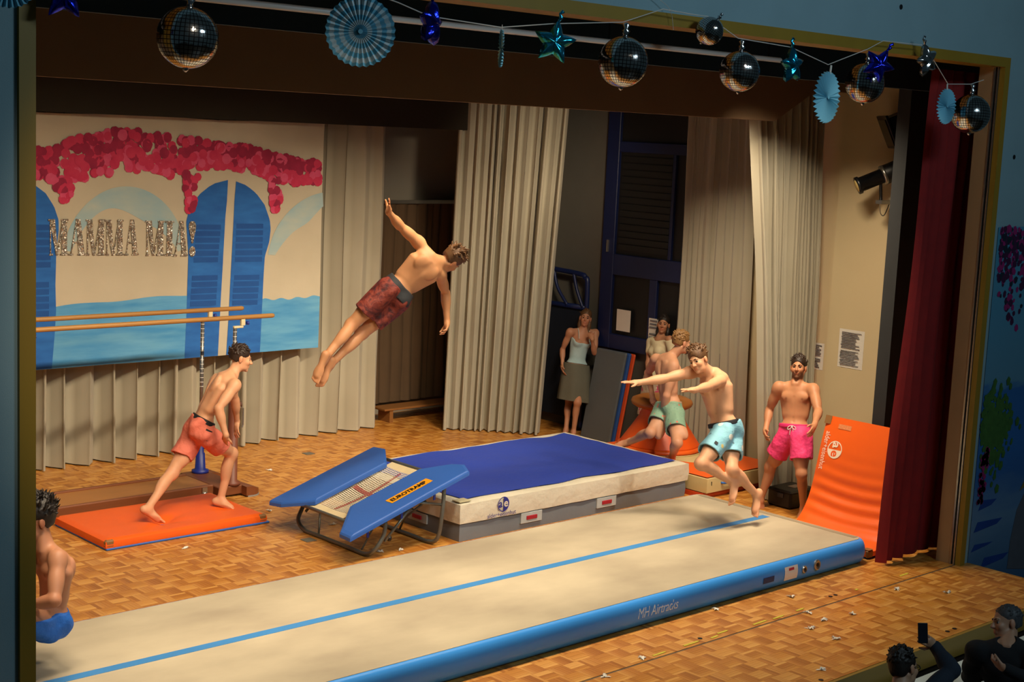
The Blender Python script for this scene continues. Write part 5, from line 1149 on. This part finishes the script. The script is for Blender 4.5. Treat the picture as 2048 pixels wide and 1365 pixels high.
POSE = {
 'diver': {'P': (-1.132, 4.167, 2.464), 'N': (-0.818, 3.946, 2.827), 'H': (-0.623, 3.92, 2.805), 'sL': (-0.927, 4.05, 2.965), 'sR': (-0.702, 3.984, 2.663), 'hL': (-1.224, 4.146, 2.509), 'hR': (-1.066, 4.161, 2.384), 'eL': (-1.188, 4.034, 3.138), 'eR': (-0.51, 4.115, 2.454), 'wL': (-1.406, 3.933, 3.275), 'wR': (-0.515, 4.068, 2.164), 'fL': (-1.487, 3.805, 3.396), 'fR': (-0.601, 3.98, 2.015), 'kL': (-1.516, 4.306, 2.165), 'kR': (-1.366, 4.333, 2.07), 'aL': (-1.846, 4.272, 1.863), 'aR': (-1.715, 4.354, 1.788), 'tL': (-1.942, 4.287, 1.62), 'tR': (-1.803, 4.368, 1.565)},
 'salmon': {'P': (-2.223, 5.856, 0.918), 'aR': (-1.983, 5.831, 0.17), 'tR': (-1.869, 5.696, 0.12), 'aL': (-2.867, 5.742, 0.225), 'tL': (-2.697, 5.742, 0.1), 'N': (-1.919, 5.779, 1.483), 'H': (-1.791, 5.807, 1.635), 'sL': (-1.829, 5.958, 1.437), 'sR': (-1.984, 5.598, 1.408), 'hL': (-2.202, 5.958, 0.902), 'hR': (-2.244, 5.753, 0.908), 'eL': (-1.7, 6.039, 1.16), 'eR': (-2.213, 5.531, 1.2), 'wL': (-1.625, 6.109, 0.899), 'wR': (-2.171, 5.45, 0.936), 'fL': (-1.693, 6.034, 0.732), 'fR': (-2.122, 5.58, 0.798), 'kL': (-2.514, 5.895, 0.505), 'kR': (-1.865, 5.825, 0.643)},
 'runner': {'P': (1.61, 2.17, 1.163), 'N': (1.573, 2.365, 1.76), 'H': (1.425, 2.427, 1.88), 'sL': (1.488, 2.186, 1.703), 'sR': (1.437, 2.524, 1.742), 'hL': (1.515, 2.125, 1.171), 'hR': (1.713, 2.194, 1.158), 'eL': (1.187, 2.09, 1.683), 'eR': (1.141, 2.622, 1.684), 'wL': (0.912, 2.036, 1.681), 'wR': (0.901, 2.76, 1.641), 'fL': (0.72, 2.024, 1.71), 'fR': (0.725, 2.843, 1.658), 'kL': (1.127, 2.065, 0.923), 'kR': (1.475, 1.95, 0.842), 'aL': (1.508, 1.945, 0.706), 'aR': (1.819, 1.887, 0.553), 'tL': (1.397, 1.905, 0.531), 'tR': (1.713, 1.846, 0.375)},
 'green': {'P': (3.175, 4.247, 0.878), 'aR': (3.1, 4.12, 0.33), 'tR': (3.25, 4.2, 0.28), 'aL': (2.964, 4.702, 0.428), 'tL': (2.873, 4.777, 0.369), 'N': (3.21, 4.353, 1.521), 'H': (3.315, 4.263, 1.682), 'sL': (3.202, 4.546, 1.451), 'sR': (3.118, 4.195, 1.425), 'hL': (3.2, 4.345, 0.847), 'hR': (3.137, 4.15, 0.863), 'eL': (3.315, 4.76, 1.245), 'eR': (3.033, 4.201, 1.079), 'wL': (3.245, 4.615, 1.016), 'wR': (3.08, 4.293, 0.819), 'fL': (3.152, 4.489, 0.899), 'fR': (3.157, 4.388, 0.667), 'kL': (2.854, 4.266, 0.643), 'kR': (2.868, 3.857, 0.599)},
 'pink': {'P': (3.255, 2.517, 0.911), 'aR': (3.213, 2.874, 0.09), 'tR': (3.182, 2.844, 0.02), 'aL': (3.321, 2.363, 0.09), 'tL': (3.188, 2.307, 0.02), 'N': (3.318, 2.579, 1.456), 'H': (3.345, 2.587, 1.632), 'sL': (3.374, 2.388, 1.42), 'sR': (3.219, 2.744, 1.399), 'hL': (3.246, 2.415, 0.897), 'hR': (3.251, 2.612, 0.871), 'eL': (3.235, 2.204, 1.214), 'eR': (3.257, 2.873, 1.119), 'wL': (3.009, 2.085, 1.115), 'wR': (3.099, 2.789, 0.911), 'fL': (2.888, 2.045, 0.994), 'fR': (2.976, 2.685, 0.809), 'kL': (3.165, 2.314, 0.511), 'kR': (3.25, 2.797, 0.482)},
 'tuck': {'P': (-5.576, 2.284, 0.576), 'N': (-5.548, 2.296, 1.089), 'H': (-5.597, 2.377, 1.283), 'sL': (-5.579, 2.098, 1.08), 'sR': (-5.56, 2.487, 1.03), 'hL': (-5.617, 2.19, 0.576), 'hR': (-5.58, 2.383, 0.549), 'eL': (-5.69, 1.919, 0.855), 'eR': (-5.676, 2.473, 0.745), 'wL': (-5.776, 2.163, 0.77), 'wR': (-5.869, 2.282, 0.762), 'fL': (-5.804, 2.349, 0.738), 'fR': (-6.016, 2.184, 0.834), 'kL': (-5.942, 2.134, 0.885), 'kR': (-5.729, 2.759, 0.751), 'aL': (-5.79, 2.225, 0.48), 'aR': (-5.591, 2.825, 0.336), 'tL': (-5.972, 2.131, 0.478), 'tR': (-5.777, 2.737, 0.326)},
 'woman': {'P': (4.188, 6.828, 0.873), 'aR': (4.068, 6.843, 0.08), 'tR': (3.968, 6.776, 0.02), 'aL': (4.063, 6.694, 0.08), 'tL': (3.983, 6.619, 0.02), 'N': (4.282, 6.838, 1.429), 'H': (4.319, 6.83, 1.599), 'sL': (4.451, 6.755, 1.402), 'sR': (4.101, 6.896, 1.418), 'hL': (4.274, 6.843, 0.83), 'hR': (4.097, 6.795, 0.858), 'eL': (4.345, 6.652, 1.149), 'eR': (4.103, 7.023, 1.154), 'wL': (4.21, 6.583, 1.358), 'wR': (4.013, 6.917, 0.935), 'fL': (4.219, 6.706, 1.491), 'fR': (3.951, 6.806, 0.807), 'kL': (4.078, 6.662, 0.49), 'kR': (4.192, 6.936, 0.454)},
 'woman2': {'P': (4.334, 5.52, 0.903), 'aR': (4.24, 5.66, 0.09), 'tR': (4.1, 5.55, 0.02), 'aL': (4.24, 5.5, 0.09), 'tL': (4.1, 5.42, 0.02), 'N': (4.41, 5.556, 1.498), 'H': (4.449, 5.544, 1.668), 'sL': (4.389, 5.367, 1.499), 'sR': (4.442, 5.727, 1.42), 'hL': (4.317, 5.425, 0.887), 'hR': (4.37, 5.6, 0.861), 'eL': (4.353, 5.253, 1.231), 'eR': (4.324, 5.662, 1.16), 'wL': (4.228, 5.17, 1.02), 'wR': (4.243, 5.537, 0.948), 'fL': (4.103, 5.094, 0.913), 'fR': (4.16, 5.403, 0.858), 'kL': (4.243, 5.326, 0.47), 'kR': (4.25, 5.469, 0.457)},
 'aud1': {'P': (-1.237, -1.854, -0.234), 'N': (-1.197, -1.734, 0.326), 'H': (-1.079, -1.673, 0.47), 'sL': (-1.368, -1.666, 0.293), 'sR': (-1.046, -1.834, 0.286), 'eL': (-1.264, -1.562, 0.02), 'eR': (-0.784, -1.878, 0.445), 'wL': (-1.003, -1.635, 0.054), 'wR': (-0.66, -1.653, 0.541), 'fL': (-0.817, -1.682, 0.061), 'fR': (-0.826, -1.652, 0.635), 'hL': (-1.303, -1.779, -0.234), 'kL': (-0.988, -1.502, -0.214), 'aL': (-0.988, -1.502, -0.71), 'tL': (-0.848, -1.372, -0.77), 'hR': (-1.171, -1.929, -0.234), 'kR': (-0.856, -1.652, -0.214), 'aR': (-0.856, -1.652, -0.71), 'tR': (-0.716, -1.522, -0.77)},
 'aud2': {'P': (0.261, -1.847, -0.202), 'N': (0.281, -1.727, 0.368), 'H': (0.413, -1.639, 0.487), 'sL': (0.334, -1.918, 0.318), 'sR': (0.159, -1.556, 0.287), 'eL': (0.098, -2.09, 0.205), 'eR': (0.28, -1.44, 0.022), 'wL': (-0.089, -1.92, 0.318), 'wR': (0.206, -1.669, 0.159), 'fL': (-0.033, -1.735, 0.311), 'fR': (0.185, -1.823, 0.274), 'hL': (0.195, -1.772, -0.202), 'kL': (0.51, -1.495, -0.182), 'aL': (0.51, -1.495, -0.71), 'tL': (0.65, -1.365, -0.77), 'hR': (0.327, -1.922, -0.202), 'kR': (0.642, -1.645, -0.182), 'aR': (0.642, -1.645, -0.71), 'tR': (0.782, -1.515, -0.77)},
}
def camdir(p): return nrm(np.array(CAM_LOC)-np.array(p))
H_br = hairmat('brown_hair', '3a2412', '7a5430'); H_dk = hairmat('dark_brown_hair', '160d08', '3a2415'); H_bl = hairmat('blond_hair', '5e4020', 'a87c48'); H_bk = hairmat('near_black_hair', '0e0a08', '261a12'); H_gr = hairmat('grey_black_hair', '1c1c1e', '4a4a4c')
def pattern_mat(name, base, spots, scale=22, thr=.28, rough=.7, noise=6, dark=None):
    t = NT(name); n = t.noise(noise, 5); c = t.mix(n, tuple(x*.8 for x in lin(base)), lin(base))
    for i, (sc, col, th) in enumerate(spots):
        v = t.new('ShaderNodeTexVoronoi'); v.inputs['Scale'].default_value = sc; v.inputs['Randomness'].default_value = .9
        mp_ = t.new('ShaderNodeMapping'); mp_.inputs['Location'].default_value = (i*.37, i*.81, i*.2); t.l.new(t.tc(), mp_.inputs[0]); t.l.new(mp_.outputs[0], v.inputs['Vector'])
        c = t.mix(t.math('LESS_THAN', v.outputs['Distance'], th), c, lin(col))
    t.base(c); t.rough(rough); t.bump(t.noise(14, 4), .8, .018); return t.m
# --- leaping man
p = Person('diver', 'shirtless man in maroon shorts leaping head-first high above the trampoline', (.55, .25, -.75), tone='cf9468', k=1.06, palmL=(-.5, .6, -.2), palmR=(-.9, .2, -.1), curlL=.1, curlR=.55, mid=-.01)
def mar():
    t = NT('maroon_marbled_cloth'); n = t.noise(7, 6, dist=2.5); c = t.ramp(n, [(.3, lin('3a1418')), (.48, lin('6e2620')), (.6, lin('8a3828')), (.75, lin('4a1a1c'))])
    t.base(c); t.rough(.7); t.bump(t.noise(14, 4), .9, .02); return t.m
p.shorts(mar(), .14, .66, .03, .012, seed=3)
g = Field(p.tp(0, .15)-.35, p.tp(0, .15)+.35, p.vox); k = p.k; lz = p.L/.575
for cc, rr_ in ((p.tp(0, .12), (.142, .1, .14*lz)), (p.tp(0, .3, .004), (.126, .092, .14*lz))): g.ell(cc, p.B, np.array(rr_)*k+.021, .03, cut=[(p.tp(0, .23), p.U), (p.tp(0, .02), -p.U)])
for q in (-1, 1): g.ell(p.tp(.07*q, .02, -.055), p.B, np.array((.075, .07, .085))*k+.0225, .03, cut=[(p.tp(0, .23), p.U), (p.tp(0, .02), -p.U)])
V, F = g.mesh(); V = relax(V, F, 1, .4); fmesh('shorts_yoke', V, F, mat('charcoal_cloth', '2a2c30', .75, bump=.3, bscale=30), p.t)
p.hair(H_br, -.06, .05, .022, 260, .05, 4, (0, .8, .2), lift=.45)
# --- crouching man
p = Person('salmon', 'shirtless man in salmon pink shorts leaning forward on the orange mat', (.95, -.4, .0), tilt=(.25, .05, 1), tone='d49c76', k=1.06, palmR=(.5, .6, -.5), curlR=.25, mid=.05)
p.shorts(mat('salmon_cloth', 'd8715a', .75, var=.08, bump=.9, bscale=13, bdist=.022), .17, .62, .03, .016, seed=5, band=mat('black_elastic', '1a1a1c', .7))
g = G(); b = p.tp(.17, .02, .03); g.box(b-.001, b+.001); 
V, F = grid(6, 6, lambda u, v: tuple(p.tp(.2, .02, .02)+p.F*(.07*(u-.3))+p.U*(.11*(v-.6))-p.R*(.05*(u-.5)**2))); mk('side_patch', V, F, mat('black_patch', '141416', .7), p.t, True)
p.hair(H_dk, -.055, .05, .014, 240, .028, 6, (0, .7, .1), lift=.5)
# --- running man
p = Person('runner', 'shirtless man in light blue shorts running towards the left above the air track', (-.85, -.25, -.35), tone='d6a07a', k=1.06, palmL=(0, 0, -1), palmR=(0, 0, -1), curlL=.08, curlR=.08, mid=.0)
p.shorts(pattern_mat('light_blue_print_cloth', '8cc8dc', [(7, 'c8b878', .16), (9, '5f8494', .13), (6, 'dfe4dc', .18)]), .15, .64, .032, .014, seed=7, band=mat('navy_elastic', '16181f', .7))
g = G(); c0 = p.tp(0, .16, .125)
g.tube(arc([c0, c0+p.R*.03-p.U*.03+p.F*.02, c0+p.R*.01-p.U*.06+p.F*.015]), .005, 6).tube(arc([c0, c0-p.R*.04-p.U*.02+p.F*.02, c0-p.R*.05-p.U*.07+p.F*.01]), .005, 6); g.obj('drawstring', mat('navy_cord', '14161c', .7), p.t, True)
hk = p.J['hL']+(p.J['kL']-p.J['hL'])*.52; sd_ = nrm(camdir(hk)-nrm(p.J['kL']-p.J['hL'])*(camdir(hk) @ nrm(p.J['kL']-p.J['hL']))); uu = nrm(p.J['kL']-p.J['hL']); vv = np.cross(sd_, uu)
V, F = grid(2, 2, lambda u, v: tuple(hk+sd_*.128+uu*.035*(u-.5)+vv*.035*(v-.5))); mk('logo_patch', V, F, mat('black_logo_patch', '1a2028', .6), p.t)
p.hair(H_br, -.06, .04, .024, 260, .04, 9, (.5, -.3, .0), lift=.35, spread=.7)
# --- man walking away
p = Person('green', 'shirtless blond man in mint green patterned shorts walking away behind the runner', (.95, -.3, -.3), tone='d29a78', k=1.06, bulk=1.06, palmR=(.2, .7, 0), curlR=.3)
p.shorts(pattern_mat('mint_coral_print_cloth', '8fb398', [(16, 'd8705c', .2), (21, '6f9a84', .16)]), .16, .58, .03, .018, seed=11)
p.hair(H_bl, -.055, .05, .014, 240, .03, 12, (0, .7, .1), lift=.35)
# --- man in pink shorts
p = Person('pink', 'bearded shirtless man in bright pink shorts standing by the upright orange mat', (-.86, -.42, -.18), tone='c68a64', k=1.04, bulk=1.06, palmL=(-.3, .8, -.2), palmR=(.3, -.8, 0), curlL=.3, curlR=.45)
p.shorts(mat('hot_pink_cloth', 'ff4484', .7, var=.06, bump=.9, bscale=13, bdist=.022), .16, .6, .032, .02, seed=13, band=mat('pink_elastic', 'e02c72', .7, var=.04))
c0 = p.tp(0, .16, .128); g = G()
for q in (-1, 1): g.tube(arc([c0, c0+p.R*.035*q+p.F*.012-p.U*.01, c0+p.R*.045*q+p.F*.012-p.U*.04, c0+p.R*.012*q+p.F*.014-p.U*.03, c0]), .0045, 6); g.tube(arc([c0, c0+p.R*.015*q-p.U*.05+p.F*.01, c0+p.R*.02*q-p.U*.1+p.F*.006]), .0045, 6)
g.obj('drawstring', mat('white_cord', 'e8dcd8', .7), p.t, True)
p.hair(H_dk, -.045, .05, .014, 240, .028, 14, (.2, -.5, .3), lift=.5)
# --- tucked man at the left edge
p = Person('tuck', 'shirtless man in bright blue shorts tucked in mid-air, half hidden by the left stage frame', (-.95, .1, -.3), tone='b98060', k=1.06, palmL=(.6, .4, .3), mid=.06, curlL=.6)
p.shorts(mat('bright_blue_cloth', '1a66c8', .7, var=.08, bump=.9, bscale=13, bdist=.022), .16, .6, .03, .012, seed=15)
p.hair(H_bk, -.07, .05, .03, 340, .05, 16, (0, -.1, .7), spread=1.6, lift=.7)
# --- woman in the corner
p = Person('woman', 'woman in pale blue camisole and grey skirt in the dark corner, hand at chin', tuple(camdir(POSE['woman']['H'])*np.array((1, 1, .4))), sex='f', tone='bb8464', k=1.0, palmL=(.5, .6, .3), curlL=.7, palmR=(.3, -.8, 0))
def top(f): p.torso(f, .012)
p.garment('camisole', mat('pale_blue_knit', 'a9c0c0', .8, bump=.3, bscale=50), top, [(p.tp(0, .2), -p.U), (p.tp(0, .82), p.U*.8+p.F*.5)], seed=3)
g = G()
for q in (-1, 1): g.tube(arc([p.tp(.075*q, .8, .115), p.tp(.085*q, .93, .09), p.tp(.08*q, 1.04, .0), p.tp(.07*q, .9, -.1)]), .006, 6)
g.obj('shoulder_straps', mat('cream_strap', 'c8c4b4', .8), p.t, True)
def skirt(pp, rt, rb, zt, zb, m, amp=.012):
    c = pp.J['P']; V, F = grid(48, 14, lambda u, v: (lambda a, rx: tuple(c+pp.R*(rx*cos(a)*1.15)+pp.F*(rx*sin(a)*1.0)+np.array((0, 0, zt-(zt-zb)*v))))(2*pi*u, (rt+(rb-rt)*v**.8)*(1+amp*4*v*sin(7*2*pi*u)))); return mk('skirt', V, F, m, pp.t, True)
skirt(p, .158, .215, .11, -.4, mat('grey_green_wool', '5d5a4c', .85, bump=.2, bscale=60))
for n in 'LR':
    w_, e_ = p.J['w'+n], p.J['e'+n]; d_ = nrm(w_-e_); a_ = nrm(np.cross(d_, (0, 0, 1))); b_ = np.cross(d_, a_); g = G().tube([w_-d_*.02+(a_*cos(q)+b_*sin(q))*.029 for q in np.linspace(0, 2*pi, 18)[:-1]], .004, 6, closed=True); g.obj('bracelet', mat('gold_metal', 'b08a50', .3, .9, var=0), p.t, True)
p.hair(H_br, -.06, .05, .01, 120, .03, 18, (0, -.8, -.3), long=.1, lift=.1)
# --- second woman
p = Person('woman2', 'dark haired woman in cream blouse half hidden behind the wing curtain', tuple(camdir(POSE['woman2']['H'])*np.array((1, .7, .3))), sex='f', tone='b07c5c', k=1.0)
def top2(f):
    p.torso(f, .016)
    for n in 'LR': f.cap(p.J['s'+n], p.J['s'+n]+(p.J['e'+n]-p.J['s'+n])*.45, .062, .058, .03)
p.garment('blouse', mat('cream_blouse_cloth', 'd6c8a4', .8, bump=.3, bscale=40), top2, [(p.tp(0, .15), -p.U), (p.tp(0, 1.0), p.U*.8+p.F*.5)], seed=5)
skirt(p, .15, .2, .1, -.42, pattern_mat('pink_floral_cloth', 'b8a088', [(14, 'b8405e', .3), (18, 'd8c8b0', .2)]))
p.hair(H_bk, -.06, .05, .01, 120, .03, 19, (0, -.8, -.3), long=.16, lift=.1)
# --- spectators
p = Person('aud1', 'spectator in dark blue sweater filming the stage with a raised phone', (1, -.05, .05), tone='b58a6c', k=1.06, palmR=(-.3, .8, .3), curlR=.75)
def sw(f):
    p.torso(f, .022)
    for n in 'LR': p.arm(f, n, .016, .93)
M_navys = mat('dark_navy_knit', '16202e', .9, bump=.3, bscale=60)
p.garment('sweater', M_navys, sw, [], [(p.tp(0, 1.1, .01), p.B, np.array((.07, .07, .07)))], seed=7)
def tr_(f):
    for n in 'LR': f.cap(p.J['h'+n], p.J['k'+n], .1, .075, .03); f.cap(p.J['k'+n], p.J['a'+n], .075, .06, .03)
    f.ell(p.J['P'], p.B, (.17, .13, .12), .03)
p.garment('trousers', mat('dark_trousers', '15161a', .9), tr_, seed=8)
p.hair(H_bk, -.085, .05, .016, 260, .025, 21, (.3, -.2, .3), lift=.25)
g = G()
for q in (-1, 1):
    P = [p.hp(.031*q+.024*cos(a), .105, .0+.018*sin(a)) for a in np.linspace(0, 2*pi, 20)[:-1]]; g.tube(P, .0035, 6, closed=True); g.tube([p.hp(.055*q, .1, .005), p.hp(.08*q, .02, .008), p.hp(.08*q, -.02, -.002)], .003, 6)
g.tube([p.hp(-.008, .107, .004), p.hp(.008, .107, .004)], .0035, 6)
tag(g.obj('glasses', M_dark, None), 'dark framed glasses worn by the spectator with the phone', 'glasses')
wr_, fi = p.J['wR'], p.J['fR']; c0 = fi*1.0+np.array((0, 0, .03)); uz = nrm(np.array((-.03, .1, 1.))); ux = nrm(np.array((.75, -.62, 0.))); uy = np.cross(uz, ux)
Mp = Matrix(((ux[0], uy[0], uz[0], c0[0]), (ux[1], uy[1], uz[1], c0[1]), (ux[2], uy[2], uz[2], c0[2]), (0, 0, 0, 1)))
t = thing('mobile_phone', 'black phone held up by the spectator in the dark blue sweater', 'phone', tuple(float(q) for q in c0)); G().box((-.036, -.004, -.075), (.036, .004, .075), .0035, M=Mp).obj('phone_body', M_dark, t); G().box((-.033, -.0048, -.07), (.033, -.0042, .07), M=Mp).obj('phone_screen', mat('phone_glass', '20242c', .1), t)
p = Person('aud2', 'spectator in black sweater with crossed arms in front of the stage', (-.72, .62, .28), tone='b08468', k=1.08, bulk=1.1, curlL=.5, curlR=.5, palmL=(.5, .5, .3), palmR=(-.5, -.5, .2))
p.garment('sweater', mat('black_knit', '0e0e12', .9, bump=.3, bscale=60), sw, [], [(p.tp(0, 1.1, .01), p.B, np.array((.075, .075, .07)))], seed=9)
p.garment('trousers', MATS['dark_trousers'], tr_, seed=8)
p.hair(H_gr, -.06, .12, .006, 160, .014, 23, (0, -.6, .1), lift=.25)
for key in ('aud1', 'aud2'):
    J = POSE[key]; x, y = J['P'][0], J['P'][1]; z = J['P'][2]-.14
    t = thing('chair', {'aud1': 'dark chair under the spectator filming with a phone', 'aud2': 'dark chair under the spectator with crossed arms'}[key], 'chair', (x, y, HALL), 'spectator chairs')
    M_ch = mat('dark_chair_plastic', '1a1a1c', .6); a_ = radians(-48)
    Mr = Matrix.Translation((x, y, 0)) @ Matrix.Rotation(a_, 4, 'Z')
    G().box((-.22, -.22, z-.03), (.22, .24, z), .012, M=Mr).obj('seat', M_ch, t); G().box((-.21, -.25, z+.16), (.21, -.225, z+.42), .01, M=Mr).obj('backrest', M_ch, t)
    for sx in (-1, 1):
        for sy in (-1, 1): G().box((.2*sx-.015, .21*sy-.015, HALL), (.2*sx+.015, .21*sy+.015, z-.03 if sy > 0 else z+.3), M=Mr).obj('leg', M_ch, t)
